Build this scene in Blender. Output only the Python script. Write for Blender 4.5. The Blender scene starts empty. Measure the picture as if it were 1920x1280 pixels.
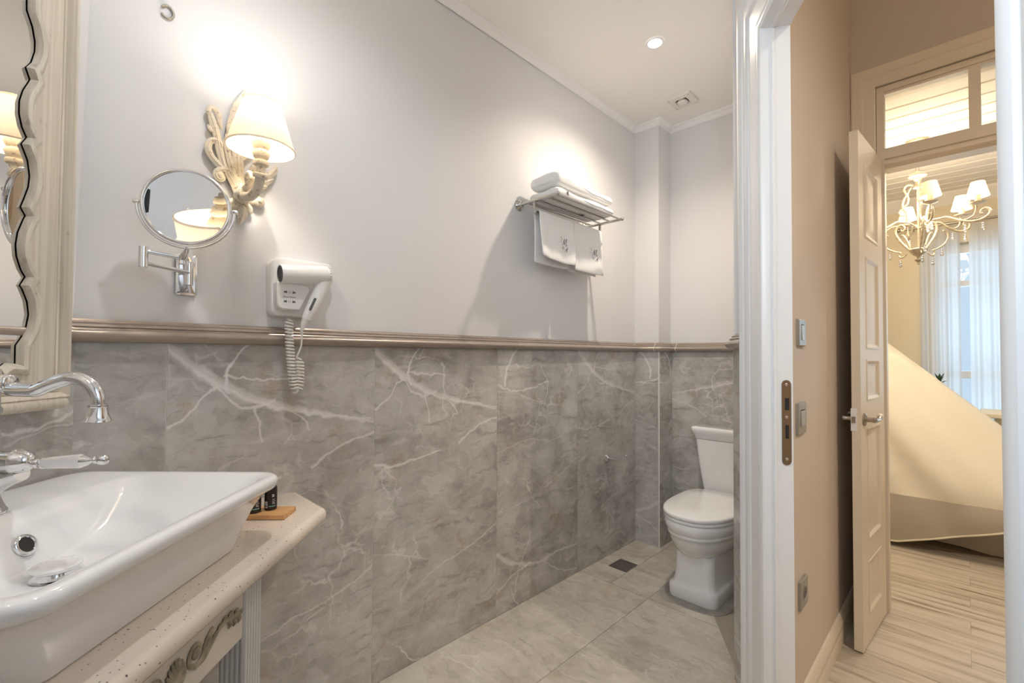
EXPOSURE = 0.72
SKY = 0.6
FILLB, DAYR = 24, 18
SCONCE, SPOT1, SPOT_FILL = 2.9, 33, 15
HALL, BEDL, CHAND = 56, 22, 18
import bpy, bmesh, math, random
from mathutils import Vector, Matrix
random.seed(7)
PI = math.pi
sc = bpy.context.scene
col = sc.collection

# ------------------------------------------------------------------ camera
FPX, PITCH, ROLL, CY, PHI = 860.58, 0.0221266, 0.0057645, 6.0, 0.7804443
def cam_axes():
    R = Vector((1, 0, 0)); U = Vector((0, -math.sin(PITCH), math.cos(PITCH))); F = Vector((0, math.cos(PITCH), math.sin(PITCH)))
    R2 = math.cos(ROLL) * R + math.sin(ROLL) * U
    U2 = -math.sin(ROLL) * R + math.cos(ROLL) * U
    M = Matrix.Rotation(PHI, 3, 'Z')
    return M @ R2, M @ U2, M @ F
R2, U2, F2 = cam_axes()
cd = bpy.data.cameras.new('camera'); cam = bpy.data.objects.new('camera', cd); col.objects.link(cam)
cam.matrix_world = Matrix(((R2.x, U2.x, -F2.x, 0), (R2.y, U2.y, -F2.y, 0), (R2.z, U2.z, -F2.z, 1.166), (0, 0, 0, 1)))
cd.sensor_width = 36; cd.lens = FPX / 1920 * 36; cd.shift_y = CY / 1920; cd.clip_start = 0.02
sc.camera = cam

# ------------------------------------------------------------------ world, exposure, large lights
sc.view_settings.view_transform = 'Standard'; sc.view_settings.look = 'None'
sc.view_settings.gamma = 1; sc.view_settings.use_curve_mapping = False
sc.view_settings.exposure = EXPOSURE
sc.cycles.use_denoising = True; sc.cycles.use_adaptive_sampling = True; sc.cycles.adaptive_threshold = 0.015
sc.cycles.max_bounces = 10; sc.cycles.diffuse_bounces = 6; sc.cycles.glossy_bounces = 5
sc.cycles.transmission_bounces = 6; sc.cycles.caustics_reflective = False; sc.cycles.caustics_refractive = False
sc.cycles.sample_clamp_indirect = 6
w = bpy.data.worlds.new('sky'); sc.world = w; w.use_nodes = True
w.node_tree.nodes['Background'].inputs[0].default_value = (0.62, 0.80, 1.0, 1)
w.node_tree.nodes['Background'].inputs[1].default_value = SKY

def add_light(name, kind, loc, energy, color, parent=None, **kw):
    d = bpy.data.lights.new(name, kind); d.energy = energy; d.color = color
    for k, v in kw.items():
        if k != 'rot': setattr(d, k, v)
    o = bpy.data.objects.new(name, d); col.objects.link(o); o.location = loc
    if 'rot' in kw: o.rotation_euler = kw['rot']
    if parent: o.parent = parent
    return o
WARM = (1.0, 0.80, 0.55); WARM2 = (1.0, 0.91, 0.78); NEUT = (0.90, 0.95, 1.0); COOL = (0.70, 0.84, 1.0)
# cool fill lamp outside the added window in the wall behind the camera
add_light('cool_fill_bathroom', 'AREA', (0.28, -0.62, 1.85), FILLB, COOL, shape='RECTANGLE', size=0.75, size_y=1.0, rot=(PI / 2, 0, 0))
# daylight outside the bedroom window
add_light('daylight_bedroom', 'AREA', (0.39, 5.75, 1.35), DAYR, (0.55, 0.78, 1.0), shape='RECTANGLE', size=1.4, size_y=1.8, rot=(PI / 2, 0, PI))

# ------------------------------------------------------------------ materials
def nodes_of(name):
    m = bpy.data.materials.new(name); m.use_nodes = True
    nt = m.node_tree
    return m, nt, nt.nodes['Principled BSDF']
def N(nt, t, **kw):
    n = nt.nodes.new(t)
    for k, v in kw.items(): setattr(n, k, v)
    return n
def mat(name, color, rough=0.5, metal=0.0, noise=0.0, nscale=12, bump=0.0, bscale=60, coat=0.0, emit=None, estr=0.0, stretch=None, trans=0.0, ior=1.45, spec=None, sss=0.0):
    m, nt, b = nodes_of(name)
    b.inputs['Base Color'].default_value = (*color, 1); b.inputs['Roughness'].default_value = rough
    b.inputs['Metallic'].default_value = metal; b.inputs['Coat Weight'].default_value = coat; b.inputs['Coat Roughness'].default_value = 0.05
    b.inputs['IOR'].default_value = ior
    if spec is not None: b.inputs['Specular IOR Level'].default_value = spec
    if trans: b.inputs['Transmission Weight'].default_value = trans
    if emit: b.inputs['Emission Color'].default_value = (*emit, 1); b.inputs['Emission Strength'].default_value = estr
    tc = N(nt, 'ShaderNodeTexCoord'); src = tc.outputs['Object']
    if stretch:
        mp = N(nt, 'ShaderNodeMapping'); mp.inputs['Scale'].default_value = stretch
        nt.links.new(src, mp.inputs['Vector']); src = mp.outputs['Vector']
    if noise:
        n = N(nt, 'ShaderNodeTexNoise'); n.inputs['Scale'].default_value = nscale; n.inputs['Detail'].default_value = 5
        nt.links.new(src, n.inputs['Vector'])
        r = N(nt, 'ShaderNodeValToRGB')
        r.color_ramp.elements[0].position = 0.3; r.color_ramp.elements[1].position = 0.7
        r.color_ramp.elements[0].color = (*[c * (1 - noise) for c in color], 1)
        r.color_ramp.elements[1].color = (*[min(1, c * (1 + noise)) for c in color], 1)
        nt.links.new(n.outputs['Fac'], r.inputs['Fac']); nt.links.new(r.outputs['Color'], b.inputs['Base Color'])
    if bump:
        n2 = N(nt, 'ShaderNodeTexNoise'); n2.inputs['Scale'].default_value = bscale; n2.inputs['Detail'].default_value = 4
        nt.links.new(src, n2.inputs['Vector'])
        bp = N(nt, 'ShaderNodeBump'); bp.inputs['Strength'].default_value = bump; bp.inputs['Distance'].default_value = 0.002
        nt.links.new(n2.outputs['Fac'], bp.inputs['Height']); nt.links.new(bp.outputs['Normal'], b.inputs['Normal'])
    return m

def mth(nt, op, a, b=None, c=None, clamp=False):
    n = N(nt, 'ShaderNodeMath', operation=op); n.use_clamp = clamp
    for i, v in enumerate((a, b, c)):
        if v is None: continue
        if isinstance(v, (int, float)): n.inputs[i].default_value = v
        else: nt.links.new(v, n.inputs[i])
    return n.outputs[0]
def mixc(nt, fac, a, b):
    n = N(nt, 'ShaderNodeMix', data_type='RGBA')
    for s, v in ((0, fac), (6, a), (7, b)):
        if isinstance(v, tuple): n.inputs[s].default_value = (*v, 1)
        elif isinstance(v, (int, float)): n.inputs[s].default_value = v
        else: nt.links.new(v, n.inputs[s])
    return n.outputs[2]
def smooth(nt, x, lo, hi):
    n = N(nt, 'ShaderNodeMapRange', interpolation_type='SMOOTHSTEP')
    nt.links.new(x, n.inputs[0]); n.inputs[1].default_value = lo; n.inputs[2].default_value = hi
    return n.outputs[0]
def fcurve(nt, x, pts, xmax):
    n = N(nt, 'ShaderNodeFloatCurve'); c = n.mapping.curves[0]
    n.mapping.use_clip = False
    pts = [(p[0] / xmax, p[1]) for p in pts]
    c.points[0].location = pts[0]; c.points[1].location = pts[-1]
    for p in pts[1:-1]: c.points.new(*p)
    n.mapping.update()
    nt.links.new(mth(nt, 'DIVIDE', x, xmax), n.inputs['Value'])
    return n.outputs[0]

def marble(name, dark, mid, light, brown, vein, rough, main=True, amount=1.0):
    """polished porcelain marble: UV in metres inside each tile, island number varies the field"""
    m, nt, b = nodes_of(name)
    L = nt.links.new
    uv = N(nt, 'ShaderNodeUVMap'); sep = N(nt, 'ShaderNodeSeparateXYZ'); L(uv.outputs[0], sep.inputs[0])
    v = sep.outputs[1]; kind_ = mth(nt, 'FLOOR', mth(nt, 'DIVIDE', mth(nt, 'ADD', sep.outputs[0], 2.0), 10.0)); u = mth(nt, 'SUBTRACT', sep.outputs[0], mth(nt, 'MULTIPLY', kind_, 10.0))
    geo = N(nt, 'ShaderNodeNewGeometry'); rnd = geo.outputs['Random Per Island']
    comb = N(nt, 'ShaderNodeCombineXYZ'); L(u, comb.inputs[0]); L(v, comb.inputs[1]); L(mth(nt, 'MULTIPLY', rnd, 9.0), comb.inputs[2])
    p = comb.outputs[0]
    def noise(vec, scale, detail=6, rough_=0.6, dist=0.0):
        n = N(nt, 'ShaderNodeTexNoise'); n.inputs['Scale'].default_value = scale; n.inputs['Detail'].default_value = detail
        n.inputs['Roughness'].default_value = rough_; n.inputs['Distortion'].default_value = dist; L(vec, n.inputs['Vector']); return n
    def warp(vec, scale, amt):
        n = noise(vec, scale, 4); s = N(nt, 'ShaderNodeVectorMath', operation='SUBTRACT'); L(n.outputs['Color'], s.inputs[0]); s.inputs[1].default_value = (0.5, 0.5, 0.5)
        k = N(nt, 'ShaderNodeVectorMath', operation='SCALE'); L(s.outputs[0], k.inputs[0]); k.inputs['Scale'].default_value = amt
        a = N(nt, 'ShaderNodeVectorMath', operation='ADD'); L(vec, a.inputs[0]); L(k.outputs[0], a.inputs[1]); return a.outputs[0]
    p2 = warp(p, 4.5, 0.16); p3 = warp(p, 9, 0.10)
    base = N(nt, 'ShaderNodeValToRGB'); cr = base.color_ramp
    cr.elements[0].position = 0.30; cr.elements[0].color = (*dark, 1); cr.elements[1].position = 0.70; cr.elements[1].color = (*light, 1)
    e = cr.elements.new(0.5); e.color = (*mid, 1)
    L(noise(p2, 4.2, 10, 0.70).outputs['Fac'], base.inputs['Fac'])
    c = base.outputs[0]
    # angular clasts
    vo = N(nt, 'ShaderNodeTexVoronoi'); vo.inputs['Scale'].default_value = 12; L(warp(p, 16, 0.07), vo.inputs['Vector'])
    sv = N(nt, 'ShaderNodeSeparateColor'); L(vo.outputs['Color'], sv.inputs[0])
    c = mixc(nt, mth(nt, 'MULTIPLY', smooth(nt, sv.outputs[0], 0.66, 0.72), 0.22), c, light)
    c = mixc(nt, mth(nt, 'MULTIPLY', smooth(nt, sv.outputs[1], 0.74, 0.8), 0.16), c, dark)
    # rust patches
    rp = smooth(nt, noise(p3, 7.0, 8, 0.75).outputs['Fac'], 0.55, 0.68)
    c = mixc(nt, mth(nt, 'MULTIPLY', rp, 0.55), c, brown)
    # diagonal scratches
    mp = N(nt, 'ShaderNodeMapping'); mp.inputs['Rotation'].default_value = (0, 0, 0.65); mp.inputs['Scale'].default_value = (7, 38, 1); L(p2, mp.inputs['Vector'])
    st = noise(mp.outputs[0], 1.0, 5, 0.65).outputs['Fac']
    c = mixc(nt, mth(nt, 'MULTIPLY', smooth(nt, st, 0.54, 0.70), 0.60), c, light)
    c = mixc(nt, mth(nt, 'MULTIPLY', smooth(nt, st, 0.47, 0.30), 0.62), c, dark)
    def cells(vec, scale, width, lo, hi, mscale, amt, c):
        vo = N(nt, 'ShaderNodeTexVoronoi', feature='DISTANCE_TO_EDGE'); vo.inputs['Scale'].default_value = scale; L(vec, vo.inputs['Vector'])
        line = smooth(nt, vo.outputs['Distance'], width, 0.0)
        mk = smooth(nt, noise(p, mscale, 3).outputs['Fac'], lo, hi)
        return mixc(nt, mth(nt, 'MULTIPLY', mth(nt, 'MULTIPLY', line, mk), amt * amount), c, vein)
    c = cells(p2, 2.6, 0.012, 0.54, 0.68, 2.4, 0.55, c)
    c = cells(p3, 7.0, 0.040, 0.54, 0.72, 3.4, 0.42, c)
    c = cells(warp(p, 20, 0.06), 17, 0.10, 0.54, 0.72, 5.0, 0.40, c)
    if main:
        wob = noise(p, 26, 4).outputs['Fac']; wv = mth(nt, 'MULTIPLY', mth(nt, 'SUBTRACT', wob, 0.5), 0.035)
        vv = mth(nt, 'ADD', v, wv)
        uu = mth(nt, 'ADD', u, mth(nt, 'MULTIPLY', mth(nt, 'SUBTRACT', noise(p, 17, 4).outputs['Fac'], 0.5), 0.03))
        k0 = mth(nt, 'LESS_THAN', kind_, 0.5); k2 = mth(nt, 'MULTIPLY', mth(nt, 'GREATER_THAN', kind_, 1.5), 0.55); on = mth(nt, 'ADD', k0, k2)
        def vcurve(pts, w0, w1, amt, c, umin=-1, umax=9):
            z = fcurve(nt, u, pts, 0.6)
            d = mth(nt, 'ABSOLUTE', mth(nt, 'SUBTRACT', vv, z))
            wd = mth(nt, 'MULTIPLY_ADD', mth(nt, 'DIVIDE', u, 0.6), w1 - w0, w0)
            line = mth(nt, 'SUBTRACT', 1.0, smooth(nt, mth(nt, 'DIVIDE', d, wd), 0.25, 1.0))
            lim = mth(nt, 'MULTIPLY', mth(nt, 'GREATER_THAN', u, umin), mth(nt, 'LESS_THAN', u, umax))
            return mixc(nt, mth(nt, 'MULTIPLY', mth(nt, 'MULTIPLY', mth(nt, 'MULTIPLY', line, lim), on), amt), c, vein)
        def hcurve(pts, w, amt, c, vmin, vmax):   # runs downwards: u as a function of v
            z = fcurve(nt, v, pts, 1.2)
            d = mth(nt, 'ABSOLUTE', mth(nt, 'SUBTRACT', uu, z))
            line = mth(nt, 'SUBTRACT', 1.0, smooth(nt, mth(nt, 'DIVIDE', d, w), 0.25, 1.0))
            lim = mth(nt, 'MULTIPLY', mth(nt, 'GREATER_THAN', v, vmin), mth(nt, 'LESS_THAN', v, vmax))
            return mixc(nt, mth(nt, 'MULTIPLY', mth(nt, 'MULTIPLY', mth(nt, 'MULTIPLY', line, lim), on), amt), c, vein)
        c = vcurve([(0, 1.18), (0.08, 1.11), (0.22, 1.025), (0.38, 0.978), (0.6, 0.925)], 0.030, 0.006, 0.55, c)
        c = vcurve([(0, 1.175), (0.08, 1.105), (0.22, 1.02), (0.38, 0.975), (0.6, 0.935)], 0.010, 0.005, 0.55, c)
        c = vcurve([(0, 0.97), (0.05, 1.0), (0.10, 1.065), (0.17, 1.08), (0.6, 1.08)], 0.007, 0.007, 0.7, c, -1, 0.115)
        c = vcurve([(0, 1.08), (0.11, 1.075), (0.15, 1.03), (0.2, 1.005), (0.3, 1.03), (0.6, 1.0)], 0.007, 0.007, 0.65, c, 0.10, 0.27)
        c = vcurve([(0, 1.1), (0.13, 1.1), (0.22, 1.09), (0.30, 1.085), (0.6, 1.0)], 0.006, 0.004, 0.6, c, 0.13, 0.31)
        c = vcurve([(0, 0.77), (0.10, 0.757), (0.22, 0.775), (0.30, 0.79), (0.6, 0.8)], 0.008, 0.004, 0.6, c, -1, 0.29)
        c = vcurve([(0, 0.7), (0.36, 0.79), (0.46, 0.85), (0.6, 0.89)], 0.005, 0.008, 0.65, c, 0.38, 9)
        c = vcurve([(0, 0.2), (0.3, 0.33), (0.45, 0.36), (0.6, 0.42)], 0.004, 0.006, 0.45, c, 0.2, 9)
        c = hcurve([(0, 0.14), (1.02, 0.16), (1.08, 0.135), (1.14, 0.15), (1.2, 0.20)], 0.006, 0.7, c, 1.05, 1.2)
        c = hcurve([(0, 0.24), (0.9, 0.235), (0.96, 0.225), (1.01, 0.21), (1.2, 0.2)], 0.005, 0.6, c, 0.90, 1.01)
        c = hcurve([(0, 0.36), (0.93, 0.37), (0.97, 0.34), (1.0, 0.30), (1.2, 0.25)], 0.006, 0.6, c, 0.92, 1.0)
        on = mth(nt, 'COMPARE', kind_, 1.0, 0.1)
        c = vcurve([(0, 1.03), (0.1, 1.0), (0.25, 1.01), (0.35, 1.035), (0.6, 1.05)], 0.007, 0.003, 0.6, c, -1, 0.36)
        c = vcurve([(0, 1.0), (0.12, 0.985), (0.3, 0.93), (0.6, 0.90)], 0.005, 0.003, 0.35, c, -1, 0.45)
        c = vcurve([(0, 0.72), (0.2, 0.76), (0.4, 0.74), (0.6, 0.80)], 0.004, 0.004, 0.3, c)
        c = vcurve([(0, 0.27), (0.12, 0.20), (0.28, 0.155), (0.45, 0.165), (0.6, 0.15)], 0.018, 0.005, 0.5, c)
        c = vcurve([(0, 0.10), (0.15, 0.16), (0.3, 0.155), (0.42, 0.08), (0.6, 0.02)], 0.006, 0.005, 0.5, c)
        c = vcurve([(0, 0.45), (0.3, 0.5), (0.6, 0.62)], 0.004, 0.005, 0.25, c)
        c = hcurve([(0, 0.2), (0.9, 0.07), (1.05, 0.05), (1.1, 0.06), (1.2, 0.13)], 0.010, 0.65, c, 1.02, 1.2)
        c = hcurve([(0, 0.12), (0.15, 0.14), (0.3, 0.22), (1.2, 0.3)], 0.005, 0.45, c, 0.05, 0.32)
    L(c, b.inputs['Base Color'])
    b.inputs['Roughness'].default_value = rough
    return m

M = {}
M['plaster'] = mat('plaster_white', (0.745, 0.735, 0.74), 0.55, bump=0.04, bscale=90)
M['ceiling'] = mat('ceiling_paint', (0.90, 0.875, 0.84), 0.6)
M['cornice'] = mat('cornice_white', (0.88, 0.87, 0.86), 0.45)
M['hallpaint'] = mat('hall_paint', (0.66, 0.57, 0.48), 0.6, bump=0.03)
M['endpaint'] = mat('hall_end_paint', (0.62, 0.55, 0.48), 0.6, bump=0.03)
M['cream'] = mat('bedroom_paint', (0.80, 0.73, 0.58), 0.6)
M['trim'] = mat('white_gloss_trim', (0.86, 0.86, 0.87), 0.28)
M['doorpaint'] = mat('door_paint', (0.78, 0.69, 0.56), 0.42)
M['marble'] = marble('wall_marble', (0.285, 0.266, 0.243), (0.465, 0.446, 0.422), (0.62, 0.61, 0.592), (0.42, 0.30, 0.20), (0.80, 0.785, 0.765), 0.20, amount=1.35)
M['floormarble'] = marble('floor_marble', (0.355, 0.325, 0.275), (0.505, 0.47, 0.415), (0.63, 0.60, 0.55), (0.46, 0.34, 0.23), (0.80, 0.77, 0.71), 0.22, main=False, amount=0.9)
M['grout'] = mat('grout', (0.78, 0.75, 0.70), 0.8)
M['floorgrout'] = mat('floor_grout', (0.30, 0.27, 0.23), 0.8)
M['rail'] = mat('rail_glaze', (0.40, 0.335, 0.29), 0.24, metal=0.25, noise=0.08, nscale=25, stretch=(1, 1, 4))
M['railgrout'] = mat('rail_joint', (0.82, 0.77, 0.71), 0.6)
M['chrome'] = mat('chrome', (0.80, 0.80, 0.81), 0.06, metal=1.0)
M['rackmetal'] = mat('rack_chrome', (0.55, 0.53, 0.50), 0.12, metal=1.0)
M['satin'] = mat('satin_steel', (0.46, 0.42, 0.38), 0.30, metal=1.0)
M['bronze'] = mat('brushed_bronze', (0.36, 0.27, 0.18), 0.34, metal=0.9, noise=0.08, nscale=90, stretch=(1, 1, 12))
M['dark'] = mat('dark_hole', (0.02, 0.018, 0.016), 0.6)
M['mirror'] = mat('mirror_glass', (0.84, 0.84, 0.83), 0.01, metal=1.0)
M['ceramic'] = mat('white_ceramic', (0.84, 0.845, 0.86), 0.07, coat=0.3)
M['toilet'] = mat('toilet_ceramic', (0.88, 0.87, 0.855), 0.09, coat=0.3)
M['plastic'] = mat('white_plastic', (0.82, 0.81, 0.80), 0.28)
M['plastic2'] = mat('cream_plastic', (0.80, 0.77, 0.72), 0.35)
M['vanity'] = mat('vanity_paint', (0.70, 0.65, 0.58), 0.45, noise=0.05, nscale=8)
M['vanity2'] = mat('vanity_reeded_paint', (0.66, 0.66, 0.66), 0.42)
M['gold'] = mat('worn_silver_leaf', (0.36, 0.32, 0.24), 0.45, metal=0.35, noise=0.35, nscale=60)
M['shade'] = None
M['towel'] = mat('white_terry', (0.88, 0.87, 0.86), 0.95, bump=0.9, bscale=420, noise=0.03, nscale=120)
M['thread'] = mat('dark_thread', (0.09, 0.085, 0.08), 0.8)
M['wood'] = mat('beech_board', (0.56, 0.31, 0.13), 0.45, noise=0.22, nscale=6, stretch=(3, 34, 8))
M['bottle'] = mat('black_bottle', (0.025, 0.018, 0.015), 0.2)
M['label'] = mat('white_print', (0.75, 0.76, 0.77), 0.5)
M['mint'] = mat('mint_band', (0.22, 0.50, 0.46), 0.4)
M['grey_print'] = mat('grey_print', (0.10, 0.10, 0.11), 0.5)
M['switch'] = mat('champagne_switch', (0.36, 0.33, 0.28), 0.35, metal=0.45)
M['switch2'] = mat('champagne_rocker', (0.42, 0.39, 0.34), 0.32, metal=0.45)
M['steelgrate'] = mat('drain_steel', (0.13, 0.115, 0.10), 0.45, metal=0.3)
M['brass'] = mat('antique_cream_metal', (0.52, 0.46, 0.36), 0.42, metal=0.3, noise=0.25, nscale=40)
M['crystal'] = mat('crystal', (0.95, 0.95, 0.95), 0.03, trans=0.8, ior=1.5)
M['leaf'] = mat('green_leaf', (0.05, 0.12, 0.06), 0.5)
M['net'] = mat('cream_cloth', (0.82, 0.76, 0.64), 0.85, bump=0.25, bscale=220)
M['band'] = mat('taupe_border', (0.47, 0.42, 0.35), 0.8, bump=0.25, bscale=220)
M['piping'] = mat('cream_piping', (0.80, 0.74, 0.58), 0.7)
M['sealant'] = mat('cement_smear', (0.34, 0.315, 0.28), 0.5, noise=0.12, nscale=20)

def carved(name, c0, c1, dirt):
    """chipped limewash paint over wood"""
    m, nt, b = nodes_of(name); L = nt.links.new
    tc = N(nt, 'ShaderNodeTexCoord')
    n1 = N(nt, 'ShaderNodeTexNoise'); n1.inputs['Scale'].default_value = 28; n1.inputs['Detail'].default_value = 6; L(tc.outputs['Object'], n1.inputs['Vector'])
    n2 = N(nt, 'ShaderNodeTexNoise'); n2.inputs['Scale'].default_value = 110; n2.inputs['Detail'].default_value = 5; L(tc.outputs['Object'], n2.inputs['Vector'])
    c = mixc(nt, n1.outputs['Fac'], c0, c1)
    c = mixc(nt, mth(nt, 'MULTIPLY', smooth(nt, n2.outputs['Fac'], 0.58, 0.68), 0.75), c, dirt)
    L(c, b.inputs['Base Color']); b.inputs['Roughness'].default_value = 0.7
    bp = N(nt, 'ShaderNodeBump'); bp.inputs['Strength'].default_value = 0.4; bp.inputs['Distance'].default_value = 0.002
    L(n2.outputs['Fac'], bp.inputs['Height']); L(bp.outputs['Normal'], b.inputs['Normal'])
    return m
M['carved'] = carved('carved_limewash', (0.80, 0.73, 0.60), (0.66, 0.58, 0.46), (0.30, 0.22, 0.14))

def brushed(name, c0, c1, dirt):
    """hand brushed cream paint, streaks run along Z"""
    m, nt, b = nodes_of(name); L = nt.links.new
    tc = N(nt, 'ShaderNodeTexCoord'); mp = N(nt, 'ShaderNodeMapping'); mp.inputs['Scale'].default_value = (130, 130, 3); L(tc.outputs['Object'], mp.inputs['Vector'])
    n1 = N(nt, 'ShaderNodeTexNoise'); n1.inputs['Scale'].default_value = 1; n1.inputs['Detail'].default_value = 4; L(mp.outputs[0], n1.inputs['Vector'])
    n2 = N(nt, 'ShaderNodeTexNoise'); n2.inputs['Scale'].default_value = 45; n2.inputs['Detail'].default_value = 6; L(tc.outputs['Object'], n2.inputs['Vector'])
    c = mixc(nt, smooth(nt, n1.outputs['Fac'], 0.35, 0.65), c0, c1)
    c = mixc(nt, mth(nt, 'MULTIPLY', smooth(nt, n2.outputs['Fac'], 0.66, 0.74), 0.35), c, dirt)
    L(c, b.inputs['Base Color']); b.inputs['Roughness'].default_value = 0.42
    return m
M['frame'] = brushed('brushed_cream', (0.60, 0.545, 0.45), (0.70, 0.645, 0.55), (0.28, 0.22, 0.16))

def speckle(name, base, dark, red):
    m, nt, b = nodes_of(name); L = nt.links.new
    tc = N(nt, 'ShaderNodeTexCoord')
    n1 = N(nt, 'ShaderNodeTexNoise'); n1.inputs['Scale'].default_value = 9; L(tc.outputs['Object'], n1.inputs['Vector'])
    c = mixc(nt, n1.outputs['Fac'], tuple(x * 0.94 for x in base), tuple(min(1, x * 1.05) for x in base))
    for scale, thr, k, cc in ((95, 0.17, 0.86, dark), (170, 0.20, 0.86, dark), (130, 0.2, 0.90, red)):
        mp = N(nt, 'ShaderNodeMapping'); mp.inputs['Location'].default_value = (k, scale * 0.01, 0.3); L(tc.outputs['Object'], mp.inputs['Vector'])
        vo = N(nt, 'ShaderNodeTexVoronoi'); vo.inputs['Scale'].default_value = scale; L(mp.outputs[0], vo.inputs['Vector'])
        sv = N(nt, 'ShaderNodeSeparateColor'); L(vo.outputs['Color'], sv.inputs[0])
        spot = mth(nt, 'MULTIPLY', mth(nt, 'LESS_THAN', vo.outputs['Distance'], thr), mth(nt, 'GREATER_THAN', sv.outputs[0], k))
        c = mixc(nt, mth(nt, 'MULTIPLY', spot, 0.85), c, cc)
    L(c, b.inputs['Base Color']); b.inputs['Roughness'].default_value = 0.16
    return m
M['counter'] = speckle('speckled_stone', (0.72, 0.63, 0.54), (0.05, 0.045, 0.05), (0.35, 0.22, 0.14))

def planks(name):
    """pale grey oak boards that run along X"""
    m, nt, b = nodes_of(name); L = nt.links.new
    tc = N(nt, 'ShaderNodeTexCoord'); p = tc.outputs['Object']
    br = N(nt, 'ShaderNodeTexBrick'); L(p, br.inputs['Vector'])
    br.offset = 0.37; br.inputs['Color1'].default_value = (0.0, 0.0, 0.0, 1); br.inputs['Color2'].default_value = (1, 1, 1, 1); br.inputs['Mortar'].default_value = (0.5, 0.5, 0.5, 1)
    br.inputs['Scale'].default_value = 1.0; br.inputs['Mortar Size'].default_value = 0.0012; br.inputs['Brick Width'].default_value = 1.25; br.inputs['Row Height'].default_value = 0.145
    sp = N(nt, 'ShaderNodeSeparateColor'); L(br.outputs['Color'], sp.inputs[0])
    sx = N(nt, 'ShaderNodeSeparateXYZ'); L(p, sx.inputs[0])
    cb = N(nt, 'ShaderNodeCombineXYZ'); L(mth(nt, 'MULTIPLY', sx.outputs[0], 1.3), cb.inputs[0]); L(mth(nt, 'MULTIPLY', sx.outputs[1], 17.0), cb.inputs[1]); L(mth(nt, 'MULTIPLY', sp.outputs[0], 11.0), cb.inputs[2])
    n1 = N(nt, 'ShaderNodeTexNoise'); n1.inputs['Scale'].default_value = 1.3; n1.inputs['Detail'].default_value = 7; n1.inputs['Roughness'].default_value = 0.62; n1.inputs['Distortion'].default_value = 0.5; L(cb.outputs[0], n1.inputs['Vector'])
    r = N(nt, 'ShaderNodeValToRGB'); cr = r.color_ramp
    cr.elements[0].position = 0.32; cr.elements[0].color = (0.25, 0.19, 0.135, 1); cr.elements[1].position = 0.54; cr.elements[1].color = (0.62, 0.55, 0.46, 1)
    e = cr.elements.new(0.43); e.color = (0.50, 0.43, 0.34, 1)
    L(n1.outputs['Fac'], r.inputs['Fac'])
    c = mixc(nt, mth(nt, 'MULTIPLY', sp.outputs[0], 0.18), r.outputs[0], (0.40, 0.34, 0.27))
    c = mixc(nt, mth(nt, 'MULTIPLY', br.outputs['Fac'], 0.5), c, (0.22, 0.18, 0.14))
    L(c, b.inputs['Base Color']); b.inputs['Roughness'].default_value = 0.38
    return m
M['planks'] = planks('pale_oak_boards')

def fabric_shade(name, color, tr, emit=0.0):
    m, nt, b = nodes_of(name); L = nt.links.new
    out = nt.nodes['Material Output']
    d = N(nt, 'ShaderNodeBsdfDiffuse'); d.inputs[0].default_value = (*color, 1)
    t = N(nt, 'ShaderNodeBsdfTranslucent'); t.inputs[0].default_value = (*color, 1)
    mx = N(nt, 'ShaderNodeMixShader'); mx.inputs[0].default_value = tr
    tc = N(nt, 'ShaderNodeTexCoord'); n = N(nt, 'ShaderNodeTexNoise'); n.inputs['Scale'].default_value = 260; L(tc.outputs['Object'], n.inputs['Vector'])
    bp = N(nt, 'ShaderNodeBump'); bp.inputs['Strength'].default_value = 0.12; bp.inputs['Distance'].default_value = 0.001
    L(n.outputs['Fac'], bp.inputs['Height']); L(bp.outputs['Normal'], d.inputs['Normal'])
    L(d.outputs[0], mx.inputs[1]); L(t.outputs[0], mx.inputs[2]); L(mx.outputs[0], out.inputs['Surface'])
    return m
M['shade'] = fabric_shade('lamp_shade_cloth', (0.90, 0.84, 0.74), 0.35)
def sheer(name, color):
    m, nt, b = nodes_of(name); L = nt.links.new
    out = nt.nodes['Material Output']
    d = N(nt, 'ShaderNodeBsdfDiffuse'); d.inputs[0].default_value = (*color, 1)
    t = N(nt, 'ShaderNodeBsdfTranslucent'); t.inputs[0].default_value = (*color, 1)
    tp = N(nt, 'ShaderNodeBsdfTransparent')
    mx = N(nt, 'ShaderNodeMixShader'); mx.inputs[0].default_value = 0.6
    mx2 = N(nt, 'ShaderNodeMixShader'); mx2.inputs[0].default_value = 0.22
    L(d.outputs[0], mx.inputs[1]); L(t.outputs[0], mx.inputs[2]); L(mx.outputs[0], mx2.inputs[1]); L(tp.outputs[0], mx2.inputs[2]); L(mx2.outputs[0], out.inputs['Surface'])
    return m
M['sheer'] = sheer('sheer_curtain', (0.88, 0.90, 0.93))
def glass(name, tint, rough=0.0, mixin=0.12):
    m, nt, b = nodes_of(name); L = nt.links.new
    out = nt.nodes['Material Output']
    g = N(nt, 'ShaderNodeBsdfGlossy'); g.inputs[1].default_value = 0.03
    tp = N(nt, 'ShaderNodeBsdfTransparent'); tp.inputs[0].default_value = (*tint, 1)
    fr = N(nt, 'ShaderNodeFresnel'); fr.inputs[0].default_value = 1.45
    mx = N(nt, 'ShaderNodeMixShader'); L(fr.outputs[0], mx.inputs[0]); L(tp.outputs[0], mx.inputs[1]); L(g.outputs[0], mx.inputs[2]); L(mx.outputs[0], out.inputs['Surface'])
    return m
M['glass'] = glass('window_glass', (0.97, 0.98, 0.97))
M['bulb2'] = mat('lit_small_bulb', (1, 1, 1), 0.4, emit=(1.0, 0.84, 0.6), estr=220)
M['bulb'] = mat('lit_bulb', (1, 1, 1), 0.4, emit=(1.0, 0.86, 0.64), estr=55)
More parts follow.
